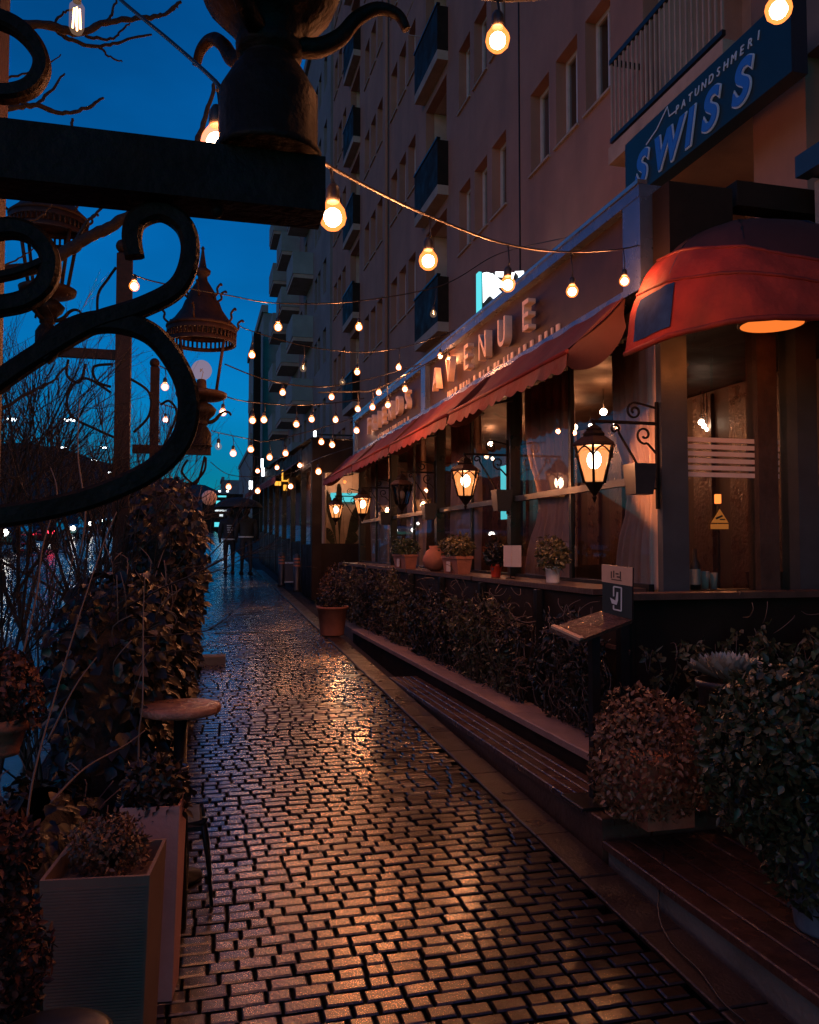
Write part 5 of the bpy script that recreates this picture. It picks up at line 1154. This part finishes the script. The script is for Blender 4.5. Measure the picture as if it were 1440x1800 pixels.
bough([(175, 82), (190, 98), (215, 108)], 3.0, .005, .0025); bough([(188, 38), (200, 15), (210, -20)], 3.0, .006, .003); bough([(96, 42), (112, 22), (130, 15)], 3.0, .005, .003)
bough([(280, 27), (300, 18), (312, 12)], 3.0, .006, .003); bough([(-250, 260), (-80, 195), (10, 190), (60, 185), (110, 198), (150, 190), (180, 172)], 2.9, .013, .005)
bough([(60, 186), (90, 160), (113, 128)], 2.95, .006, .003); bough([(-100, 160), (0, 140), (55, 125), (108, 97)], 3.0, .006, .002)
bough([(-200, 560), (-50, 490), (60, 470), (120, 440), (150, 420), (200, 395), (262, 352)], 3.4, .03, .022); bough([(120, 445), (150, 395), (190, 355)], 3.45, .008, .005)
bough([(130, 262), (128, 230), (127, 208)], 3.1, .005, .006); bough([(66, 262), (67, 240), (66, 222)], 3.1, .006, .008); bough([(335, 270), (352, 235), (370, 180), (378, 142)], 1.9, .009, .005)
bough([(-60, 400), (10, 382), (45, 390), (75, 378), (92, 358)], 2.4, .004, .002); bough([(0, 470), (40, 452), (70, 425)], 2.5, .003, .0015); bough([(-30, 500), (0, 495), (30, 485)], 2.6, .004, .003)
bough([(-60, 740), (0, 720), (45, 692), (90, 672), (120, 640)], 3.5, .009, .004); bough([(72, 684), (85, 660), (97, 635)], 3.5, .004, .002); bough([(-40, 700), (10, 690), (22, 668), (20, 652)], 3.5, .004, .002)
bough([(-30, 850), (40, 835), (100, 812), (150, 780)], 3.8, .006, .003); bough([(-30, 800), (30, 790), (60, 765), (70, 800)], 3.8, .005, .003)
q.build('crown', MATS['bark'], tb, kind='stuff')

# ================================================================== SECOND PAVILION DOWN THE STREET
X2 = 2.3; YA, YBn = 16.4, 31.0
pv = thing('cafe_pavilion', (3.4, 23, gz(23)), 'dark framed cafe pavilion with amber lit sign, beyond the restaurant', 'cafe')
zg = gz(YA); zr = atX(552, 800, X2).z
q = MB(); q.box(X2-.06, X2+.14, YA-.06, YA+.16, zg-.1, zr+.35); q.build('corner_post', MATS['dark_panel'], pv)
q = MB(); q.box(X2+.14, XB-.05, YA, YA+.1, zg-.1, zg+1.02); q.build('front_parapet', MATS['dark_panel'], pv)
q = MB(); q.box(X2+.14, XB-.05, YA-.04, YA+.12, zr-.35, zr+.3); q.build('front_beam', MATS['dark_panel'], pv)
q = MB(); q.quad((X2+.14,YA+.06,zg+1.02),(X2+2.6,YA+.06,zg+1.02),(X2+2.6,YA+.06,zr-.35),(X2+.14,YA+.06,zr-.35)); q.build('pane', MATS['window_glass'], pv)
wz = zg+1.0
pm_ = mat('panel_warm', (.42, .26, .18), .6, var=.2, nscale=4)
for i in range(9): q = MB(); q.box(X2+.2+i*.19, X2+.385+i*.19, YA+1.0, YA+1.04-.004*(i % 2), zg, zr); q.build('wood_panel', pm_, pv)
a, c = atY(582, 866, YA+.9), atY(630, 882, YA+.9); q = MB(); q.box(a.x, c.x, YA+.93, YA+.97, c.z, a.z); q.build('cyan_banner', MATS['sign_cyan'], pv)
lt = point_light(pv, (X2+.7, YA+.5, zr-.5), 14, (1, .6, .35), .05)
q = MB(); q.sphere((X2+.7, YA+.5, zr-.5), .035, 8, 6); q.build('ceiling_bulb', MATS['bulb_lit'], pv)
n = 7; step = (YBn-YA)/n
for i in range(n):
    y0 = YA+.16+i*step if i == 0 else YA+i*step; y1 = YA+(i+1)*step; g0 = gz(y0)
    q = MB(); q.box(X2, X2+.1, y0+.02, y1-.06, g0-.1, g0+1.0); q.build('parapet', MATS['dark_panel'], pv)
    q = MB(); q.box(X2-.02, X2+.1, y1-.06, y1+.02, gz(y1)-.1, zr+.1+.04*(y1-YA)); q.build('post', MATS['black_metal'], pv)
    q = MB(); zt = zr-.2+SL*(y0-YA); q.quad((X2+.04,y1-.06,g0+1),(X2+.04,y0,g0+1),(X2+.04,y0,zt),(X2+.04,y1-.06,zt)); q.build('pane', MATS['window_glass'], pv)
    q = MB(); q.box(X2-.01, X2+.08, y0, y1-.06, zt, zt+.5); q.build('fascia', MATS['dark_panel'], pv)
    curt = MB(); ph = i
    curt.grid(lambda u, v: (X2+.25+.04*math.sin(u*24+ph), y0+.1+.8*u, zt-(zt-g0-1)*v), 24, 4); curt.build('curtain', MATS['curtain'], pv)
    if i in (0, 2, 4):
        point_light(pv, (X2+.9, (y0+y1)/2, zt-.3), 9, (1, .55, .3), .04); q = MB(); q.sphere((X2+.9, (y0+y1)/2, zt-.3), .045, 8, 6); q.build('ceiling_bulb', MATS['bulb_lit'], pv)
q = MB(); q.box(X2+2.2, X2+2.3, YA+1.1, YBn, zg, zr+.6); q.build('back_wall', MATS['interior'], pv)
q = MB(); q.quad((X2-.1,YA-.1,zr+.32),(XB,YA-.1,zr+.32),(XB,YBn,zr+.9),(X2-.1,YBn,zr+.9)); q.quad((X2,YA+.2,zr-.02),(X2+2.2,YA+.2,zr-.02),(X2+2.2,YBn,zr+.5),(X2,YBn,zr+.5)); q.build('roof', MATS['dark_panel'], pv)
# brown awning in front of it and the amber sign
aw = thing('awning', (X2-.3, 24, 3), 'dark brown awning of the cafe beyond the restaurant', 'awning')
y0, y1 = 18.6, 30.5
zt0, zt1 = zr+.12, zr+.45
q = MB(); q.grid(lambda u, v: (X2-.02-.55*v, y0+(y1-y0)*u, zt0+(zt1-zt0)*u-.38*v-.03*math.sin(math.pi*v)), 24, 5); q.build('canopy', MATS['awning_dark'], aw)
q = MB(); q.grid(lambda u, v: (X2-.575, y0+(y1-y0)*u, zt0+(zt1-zt0)*u-.38-(.14+.03*abs(math.sin(u*60)))*v), 120, 1); q.build('valance', MATS['awning'], aw)
Ya = 22.5; am = thing('lit_sign', atY(508, 860, Ya), 'amber lit sign boxes above the cafe awning', 'sign')
for (x0, y0, x1, y1) in ((484, 846, 494, 853), (496, 826, 508, 846), (510, 812, 530, 822), (499, 852, 505, 862)):
    a, c = atY(x0, y0, Ya), atY(x1, y1, Ya); q = MB(); q.prism([a, (a.x, Ya, c.z), c, (c.x, Ya, a.z)], (0, .12, 0)); q.build('lit_panel', MATS['sign_amber'], am)
a, c = atY(486, 838, Ya+.13), atY(545, 842, Ya+.13); q = MB(); q.box(a.x, c.x+.5, Ya+.13, Ya+.16, c.z, a.z); q.build('bracket', MATS['black_metal'], am)
ex = thing('exit_sign', atX(539, 898, 2.6), 'small green lit sign hanging inside the cafe window', 'sign'); a, c = atX(534, 892, 2.6), atX(546, 902, 2.6)
q = MB(); q.box(2.59, 2.62, c.y, a.y, c.z+.07, a.z); q.build('lit_panel', MATS['sign_green'], ex); q = MB(); q.box(2.58, 2.61, (a.y+c.y)/2-.12, (a.y+c.y)/2+.1, c.z-.05, c.z+.04); q.build('arrow_panel', MATS['sign_green'], ex)
q = MB(); q.tube([(2.605, (a.y+c.y)/2, a.z), (2.605, (a.y+c.y)/2, a.z+.5)], .006, 4); q.build('hanger', MATS['black_metal'], ex)
# banana-like plant behind the front pane
bp_ = thing('tall_leafed_plant', atY(597, 985, YA+.5), 'big leafed dark plant behind the cafe front pane', 'plant'); b0 = atY(597, 990, YA+.5); q = MB()
for (tx, ty, w) in ((572, 862, .16), (596, 850, .12), (640, 880, .2), (628, 940, .22), (570, 930, .18), (640, 905, .16)):
    tip = atY(tx, ty, YA+.45); mid = lerp(b0, tip, .55)+Vector((0, 0, .12)); pth = smooth_path([b0, mid, tip], 5); 
    for i in range(len(pth)-1):
        w0 = w*math.sin(math.pi*min(1, max(0, (i/len(pth)-.25)/.75)))+.012; w1 = w*math.sin(math.pi*min(1, max(0, ((i+1)/len(pth)-.25)/.75)))+.012
        dd = (pth[i+1]-pth[i]).normalized(); s = dd.cross(Vector((0, 1, 0))).normalized(); q.quad(pth[i]-s*w0/2, pth[i]+s*w0/2, pth[i+1]+s*w1/2, pth[i+1]-s*w1/2)
q.build('leaves', MATS['leaf_deep'], bp_); q = MB(); q.lathe([(.1, 0), (.14, .28), (.12, .28)], 14, b0-Vector((0, 0, .28))); q.build('pot', MATS['pot_dark'], bp_)
# sandwich board and bins by the cafe
p = atG(508, 1024); t = thing('sandwich_board', p, 'small white edged sandwich board standing before the cafe', 'board')
for s, nm in ((-1, 'front_panel'), (1, 'rear_panel')):
    q = MB(); q.prism([p+Vector((-.16, s*.16, 0)), p+Vector((.16, s*.16, 0)), p+Vector((.16, s*.02, .5)), p+Vector((-.16, s*.02, .5))], (0, .015, 0)); q.build(nm, MATS['menu_black'], t)
q = MB()
for a, c in (((-.14, .02), (-.14, .46)), ((-.14, .46), (.14, .46)), ((.14, .46), (.14, .02)), ((.14, .02), (-.14, .02))): f = lambda z: p+Vector((z[0], -.16+.28*z[1]-.004, z[1])); q.tube([f(a), f(c)], 1, flat=(.03, .006, (0, 1, 0)))
q.build('white_border', MATS['white_print'], t)
for i, (px, py) in enumerate(((495, 985), (522, 989))):
    a = atD(px, py, 18.2-i*1.2); t = thing('striped_bollard', (a.x, a.y, gz(a.y)), ['dark bollard with orange bands left of the sandwich board', 'dark bollard with orange bands right of the sandwich board'][i], 'bollard', 'banded bollards by the cafe')
    q = MB(); q.lathe([(.09, 0), (.08, .05), (.07, .1), (.07, a.z-gz(a.y)+.15), (.001, a.z-gz(a.y)+.19)], 14, (a.x, a.y, gz(a.y))); q.build('body', MATS['pot_dark'], t)
    for k in range(3): q = MB(); q.lathe([(.073, 0), (.073, .035)], 14, (a.x, a.y, a.z-.08+k*.07), cap=False); q.build('band', MATS['terracotta'], t)

# ================================================================== PEOPLE WITH UMBRELLA
def skin_mesh(verts, edges, rads, name, m, parent, root=0, sub=2):
    me = bpy.data.meshes.new(name); me.from_pydata([tuple(v) for v in verts], edges, []); o = bpy.data.objects.new(name, me); COL.objects.link(o)
    md = o.modifiers.new('s', 'SKIN'); md.use_smooth_shade = True
    for i, r in enumerate(rads):
        sv = me.skin_vertices[0].data[i]; sv.radius = r if isinstance(r, tuple) else (r, r); sv.use_root = (i == root)
    ss = o.modifiers.new('u', 'SUBSURF'); ss.levels = sub; ss.render_levels = sub
    dg = bpy.context.evaluated_depsgraph_get(); em = bpy.data.meshes.new_from_object(o.evaluated_get(dg)); bpy.data.objects.remove(o)
    em.materials.clear(); em.materials.append(m); em.polygons.foreach_set('use_smooth', [True]*len(em.polygons))
    o = bpy.data.objects.new(name, em); COL.objects.link(o); o.parent = parent; return o
def person(px, py, label, h, jacket, trousers, stride, arm_up, badge, hem):
    g = atG(px, py); t = thing('person', (g.x, g.y, gz(g.y)), label, 'person', None, rz=R(4)); s = h/1.75
    WM[t.name] = Matrix.Translation((g.x, g.y, gz(g.y))) @ Matrix.Rotation(R(4), 4, 'Z')
    v = lambda x, y, z: Vector((x*s, y*s, z*s)); f = stride
    V = [v(0,0,.95), v(0,0,1.1), v(0,.01,1.28), v(0,.01,1.43), v(0,.02,1.52), v(0,.04,1.62), v(0,.04,1.7),
         v(-.09,0,.9), v(-.1,.06*f,.5), v(-.1,-.06*f,.1), v(-.1,.08-.06*f,.04), v(.09,0,.9), v(.1,.1*f,.5), v(.1,.16*f-.1,.1), v(.1,.16*f,.04),
         v(-.2,.01,1.41), v(-.26,-.02,1.15), v(-.25,.06,.92), v(-.24,.1,.82), v(.2,.01,1.41)]
    if arm_up: V += [v(.25,.06,1.18), v(.2,.24,1.2), v(.18,.3,1.24)]
    else: V += [v(.26,-.02,1.15), v(.25,.05,.92), v(.24,.09,.82)]
    E = [(0,1),(1,2),(2,3),(3,4),(4,5),(5,6),(0,7),(7,8),(8,9),(9,10),(0,11),(11,12),(12,13),(13,14),(3,15),(15,16),(16,17),(17,18),(3,19),(19,20),(20,21),(21,22)]
    rr = [(.16,.11),(.14,.1),(.17,.115),(.12,.08),.052,(.085,.1),(.075,.085),.09,.062,.042,.038,.09,.062,.042,.038,.07,.05,.038,.035,.07,.05,.038,.035]
    body = skin_mesh(V, E, [tuple(q*s for q in r) if isinstance(r, tuple) else r*s for r in rr], 'body', MATS[trousers], t)
    JV = [V[0]+v(0,0,-.06)]+V[1:4]+[V[15],V[16],V[17],V[19],V[20],V[21]]; JE = [(0,1),(1,2),(2,3),(3,4),(4,5),(5,6),(3,7),(7,8),(8,9)]
    jr = [(.19,.135),(.185,.13),(.2,.14),(.14,.1),.085,.068,.056,.085,.068,.056]
    skin_mesh(JV, JE, [tuple(q*s for q in r) if isinstance(r, tuple) else r*s for r in jr], 'jacket', MATS[jacket], t)
    q = MB(); q.sphere(v(0, .035, 1.665), .105*s, 14, 9, 1.15); o = MB(); o.v, o.f, o.sm = q.v, q.f, q.sm
    WM['__id'] = Matrix.Identity(4)
    def loc(mb, nm, m): me = bpy.data.meshes.new(nm); me.from_pydata(mb.v, [], mb.f); me.materials.append(m); ob = bpy.data.objects.new(nm, me); COL.objects.link(ob); ob.parent = t; me.polygons.foreach_set('use_smooth', [True]*len(me.polygons)); return ob
    loc(q, 'hair', MATS['hair'])
    for x in (-.1, .1): q = MB(); q.bbox((x-.045)*s, (x+.045)*s, (-.12+(.16*f-.02 if x > 0 else .08-.06*f))*s, (.15+(.16*f-.05 if x > 0 else .08-.06*f))*s, -.005, .075*s, .03); loc(q, 'shoe', MATS['rubber'])
    if badge:
        q = MB()
        for a, c in (((-.09, 1.3), (.06, 1.3)), ((-.09, 1.24), (.08, 1.24)), ((-.08, 1.18), (.07, 1.18)), ((-.07, 1.12), (.05, 1.12))): q.tube([v(a[0], -.165, a[1]), v(c[0], -.165, c[1])], 1, flat=(.028, .008, (0, 1, 0)))
        loc(q, 'back_print', MATS['white_print'])
    q = MB(); q.lathe([(.2*s, -.018), (.2*s, .018)], 20, v(0, .0, hem), cap=False, sx=1, sy=.78); loc(q, 'hem_stripe', MATS['white_print'])
    return t
person(403, 1008, 'person in a dark jacket with white back print, walking under the umbrella', 1.72, 'cloth_navy', 'cloth_black', .9, True, True, .93)
person(432, 1009, 'person in black with a white hem stripe, walking on the right under the umbrella', 1.76, 'cloth_black', 'cloth_black', -.7, False, False, .98)
uc = atD(420, 888, 21.2); t = thing('umbrella', (uc.x, uc.y, uc.z-.55), 'large black umbrella held over the walking couple', 'umbrella')
q = MB(); R0 = .62
q.grid(lambda u, v: (uc.x+R0*math.sin(v*1.45)/math.sin(1.45)*math.cos(u*2*math.pi)*(1-.05*v*abs(math.sin(u*4*2*math.pi))), uc.y+R0*math.sin(v*1.45)/math.sin(1.45)*math.sin(u*2*math.pi)*(1-.05*v*abs(math.sin(u*4*2*math.pi))), uc.z+.2-.3*(1-math.cos(v*1.45))), 48, 8); q.build('canopy', MATS['cloth_black'], t)
q = MB(); q.tube([(uc.x, uc.y, uc.z+.24), (uc.x, uc.y, uc.z-.5)], .01, 6); q.build('shaft', MATS['black_metal'], t)
for k in range(8): a = 2*math.pi*(k+.0)/8; q = MB(); q.tube([(uc.x, uc.y, uc.z+.18), (uc.x+R0*.6*math.cos(a), uc.y+R0*.6*math.sin(a), uc.z+.08), (uc.x+R0*.95*math.cos(a), uc.y+R0*.95*math.sin(a), uc.z-.05)], .005, 4); q.build('rib', MATS['black_metal'], t)

# ================================================================== TRAFFIC
def car(px, D, label, paint, facing, kind='sedan', X=None):
    p = atD(px, 960, D)
    if X is not None: p.x = X
    base = Vector((p.x, p.y, gz(p.y)-.12)); t = thing('car', base, label, 'car', 'cars on the wet road')
    Lc, Wc, Hc = (4.4, 1.78, 1.45) if kind == 'sedan' else (4.7, 1.95, 1.95)
    M = Matrix.Translation(base) @ (Matrix.Rotation(math.pi, 4, 'Z') if facing < 0 else Matrix.Identity(4))   # front towards +y when facing > 0
    T = lambda x, y, z: M @ Vector((x, y, z))
    if kind == 'sedan': pr = [(-2.2,.35,.62),(-2.15,.3,.9),(-1.6,.28,.98),(-.95,.27,1.0),(.85,.27,.96),(1.6,.27,.88),(2.1,.3,.72),(2.2,.36,.55)]; gh = [(-1.55,.98),(-.95,1.42),(.15,1.45),(1.0,.95)]
    else: pr = [(-2.35,.4,1.0),(-2.3,.35,1.12),(-1.4,.32,1.14),(0,.32,1.12),(1.2,.32,1.08),(1.9,.34,1.0),(2.3,.38,.85),(2.35,.42,.65)]; gh = [(-2.25,1.12),(-2.0,1.85),(.5,1.93),(1.35,1.08)]
    n = 8; q = MB()
    def sec(i):
        y, z0, z1 = pr[i]; w = Wc/2*(.93 if i in (0, len(pr)-1) else 1); return [T(-w*.9,y,z0),T(-w,y,z0+.12),T(-w,y,(z0+z1)/2+.06),T(-w*.94,y,z1),T(w*.94,y,z1),T(w,y,(z0+z1)/2+.06),T(w,y,z0+.12),T(w*.9,y,z0)]
    b = 0; q.v += [tuple(v) for i in range(len(pr)) for v in sec(i)]
    for i in range(len(pr)-1):
        for k in range(8): j = (k+1) % 8; q.f.append((i*8+k, i*8+j, (i+1)*8+j, (i+1)*8+k)); q.sm.append(True)
    q.f.append(tuple(range(8))); q.f.append(tuple(range((len(pr)-1)*8, len(pr)*8))[::-1]); q.sm += [False, False]
    q.build('body', MATS[paint], t)
    q = MB(); w0, w1 = Wc/2*.92, Wc/2*.72; g = [(y, z, w0 if k in (0, 3) else w1) for k, (y, z) in enumerate(gh)]
    L_ = [T(-w, y, z) for y, z, w in g]; R__ = [T(w, y, z) for y, z, w in g]
    q.quad(L_[1], L_[2], R__[2], R__[1]); q.build('roof', MATS[paint], t)
    q = MB(); q.quad(L_[0], L_[1], R__[1], R__[0]); q.build('rear_window', MATS['car_glass'], t); q = MB(); q.quad(L_[2], L_[3], R__[3], R__[2]); q.build('windscreen', MATS['car_glass'], t)
    q = MB(); q.quad(*L_); q.build('side_window', MATS['car_glass'], t); q = MB(); q.quad(*R__[::-1]); q.build('side_window', MATS['car_glass'], t)
    for yy in (-Lc*.3, Lc*.31):
        for sx in (-1, 1):
            q = MB(); pts = [(math.cos(a)*.32, math.sin(a)*.32) for a in [2*math.pi*k/16 for k in range(16)]]
            q.prism([T(sx*(Wc/2-.2), yy+a, .32+c) for a, c in pts], M.to_3x3() @ Vector((sx*.2, 0, 0))); wh = q.build('wheel', MATS['rubber'], t)
            q = MB(); q.prism([T(sx*(Wc/2-.0), yy+a*.62, .32+c*.62) for a, c in pts], M.to_3x3() @ Vector((sx*.012, 0, 0))); q.build('rim', MATS['rim'], wh)
    for sx in (-1, 1):
        y = pr[0][0]-.01; z = pr[0][2]+.08 if kind == 'sedan' else 1.0
        q = MB(); q.prism([T(sx*.5, y-.0, z-.09), T(sx*.82, y+.02, z-.09), T(sx*.82, y+.04, z+.06), T(sx*.5, y+.03, z+.06)], M.to_3x3() @ Vector((0, -.03, 0))); q.build('tail_light', MATS['tail_red'], t)
        y = pr[-1][0]; z = .66 if kind == 'sedan' else .8
        q = MB(); q.lathe([(.001, 0), (.14, 0), (.14, .03)], 12, (0, 0, 0)); hv = [T(sx*.62+v[0], y-.05+.06+v[2], z+v[1]) for v in q.v]; q.v = [tuple(v) for v in hv]; q.build('headlight', MATS['head_white'], t)
    q = MB(); y = pr[0][0]-.02; q.prism([T(-.26, y, .72), T(.26, y, .72), T(.26, y, .83), T(-.26, y, .83)], M.to_3x3() @ Vector((0, -.01, 0))); q.build('number_plate', MATS['white_print'], t)
car(77, 40, 'dark car driving away with two red tail lights, centre of the traffic', 'car_dark', 1)
car(26, 50, 'car with bright headlights coming on at the far left of the traffic', 'car_dark', -1, X=None)
car(118, 52, 'far car with headlights, right of the red tail lights', 'car_silver', -1)
car(150, 62, 'far van with bright headlights at the right end of the traffic', 'car_dark', -1, 'van')
car(2, 34, 'pale van far behind the oncoming headlights', 'car_blue', -1, 'van')
for px, D, lab, k in ((62, 84, 'very far car with headlights straight above the red tail lights', 'sedan'), (95, 92, 'very far car with headlights between the far car and the van', 'sedan'), (172, 100, 'tiny far car with headlights beside the tall post', 'sedan'), (12, 78, 'far oncoming van near the left edge', 'van'), (198, 118, 'smallest far car with headlights behind the tall post', 'sedan')): car(px, D, lab, 'car_dark', -1, k)
# road lamps and far lit things
for i, (px, py, D) in enumerate(((22, 738, 60), (122, 739, 60), (112, 787, 90), (182, 787, 95), (165, 809, 110), (195, 831, 120))):
    h = atD(px, py, D); t = thing('road_lamp', (h.x-1.2, h.y, gz(h.y)), ['white road lamp highest at the left edge', 'white road lamp high above the traffic, beside the scroll', 'wide white road lamp over the hill line', 'small road lamp just left of the tall post', 'dim far road lamp between the shrub twigs', 'lowest far road lamp beside the tall post'][i], 'road lamp', 'white road lamps')
    q = MB(); q.tube([(h.x-1.2, h.y, gz(h.y)), (h.x-1.2, h.y, h.z+.1), (h.x, h.y, h.z+.15)], .06, 6); q.build('pole', MATS['black_metal'], t)
    q = MB(); q.bbox(h.x-.35, h.x+.35, h.y-.18, h.y+.18, h.z-.05, h.z+.1, .03); q.build('lamp_head', MATS['lamp_white'], t)
shops = thing('far_shopfront', atG(394, 940), 'low far shopfront with cyan and white lit signs at the end of the pavement', 'shop')
p0 = atD(375, 960, 75); p1 = atD(416, 960, 75); Ysh = p0.y
q = MB(); q.box(p0.x-1, p1.x+.6, Ysh, Ysh+4, gz(Ysh)-.3, atY(390, 868, Ysh).z); q.build('wall', MATS['dark_panel'], shops)
for (x0, y0, x1, y1, mm) in ((383, 871, 398, 874, 'sign_cyan'), (380, 880, 387, 886, 'sign_cyan'), (378, 896, 399, 899, 'sign_dim'), (386, 904, 392, 908, 'sign_dim'), (377, 918, 388, 926, 'sign_cyan'), (384, 862, 388, 865, 'sign_white'), (398, 862, 402, 865, 'sign_white'), (398, 901, 400, 903, 'sign_white')):
    a, c = atY(x0, y0, Ysh-.05), atY(x1, y1, Ysh-.05); q = MB(); q.box(a.x, c.x, Ysh-.06, Ysh-.01, c.z, a.z); q.build('lit_panel', MATS[mm], shops)
p = atD(396, 884, 60); t = thing('round_sign', (p.x, p.y, gz(p.y)), 'round white lit sign on a pole beside the umbrella', 'sign'); q = MB(); q.prism([(p.x+.24*math.cos(a), p.y, p.z+.24*math.sin(a)) for a in [2*math.pi*k/20 for k in range(20)]], (0, .06, 0)); q.build('disc', MATS['sign_white'], t); q = MB(); q.tube([(p.x, p.y+.1, gz(p.y)), (p.x, p.y+.1, p.z)], .04, 6); q.build('pole', MATS['black_metal'], t)
vs = thing('vertical_signs', atX(462, 840, 2.0), 'slim upright white lit sign hung above the cafe awning', 'sign')
for (x0, y0, x1, y1) in ((459, 806, 463, 822), (460, 822, 465, 838), (438, 845, 444, 860)):
    a, c = atY(x0, y0, 28.5), atY(x1, y1, 28.5); q = MB(); q.box(a.x, c.x, 28.5, 28.56, c.z, a.z); q.build('lit_panel', MATS['sign_white'], vs)
q = MB(); a = atY(462, 806, 28.5); q.tube([(a.x, 28.58, a.z+.1), (a.x, 28.58, a.z-.8), (a.x+.8, 28.6, a.z-.8)], .02, 5); q.build('arm', MATS['black_metal'], vs)
a = atY(553, 757, 20.5); t = thing('blade_sign', a, 'thin upright white lit strip sign above the cafe front', 'sign'); q = MB(); c = atY(556, 778, 20.5); q.box(a.x, c.x, 20.5, 20.7, c.z, a.z); q.build('lit_strip', MATS['sign_white'], t); q = MB(); q.box(c.x, XB+.0, 20.58, 20.62, a.z-.1, a.z-.06); q.build('wall_arm', MATS['black_metal'], t)
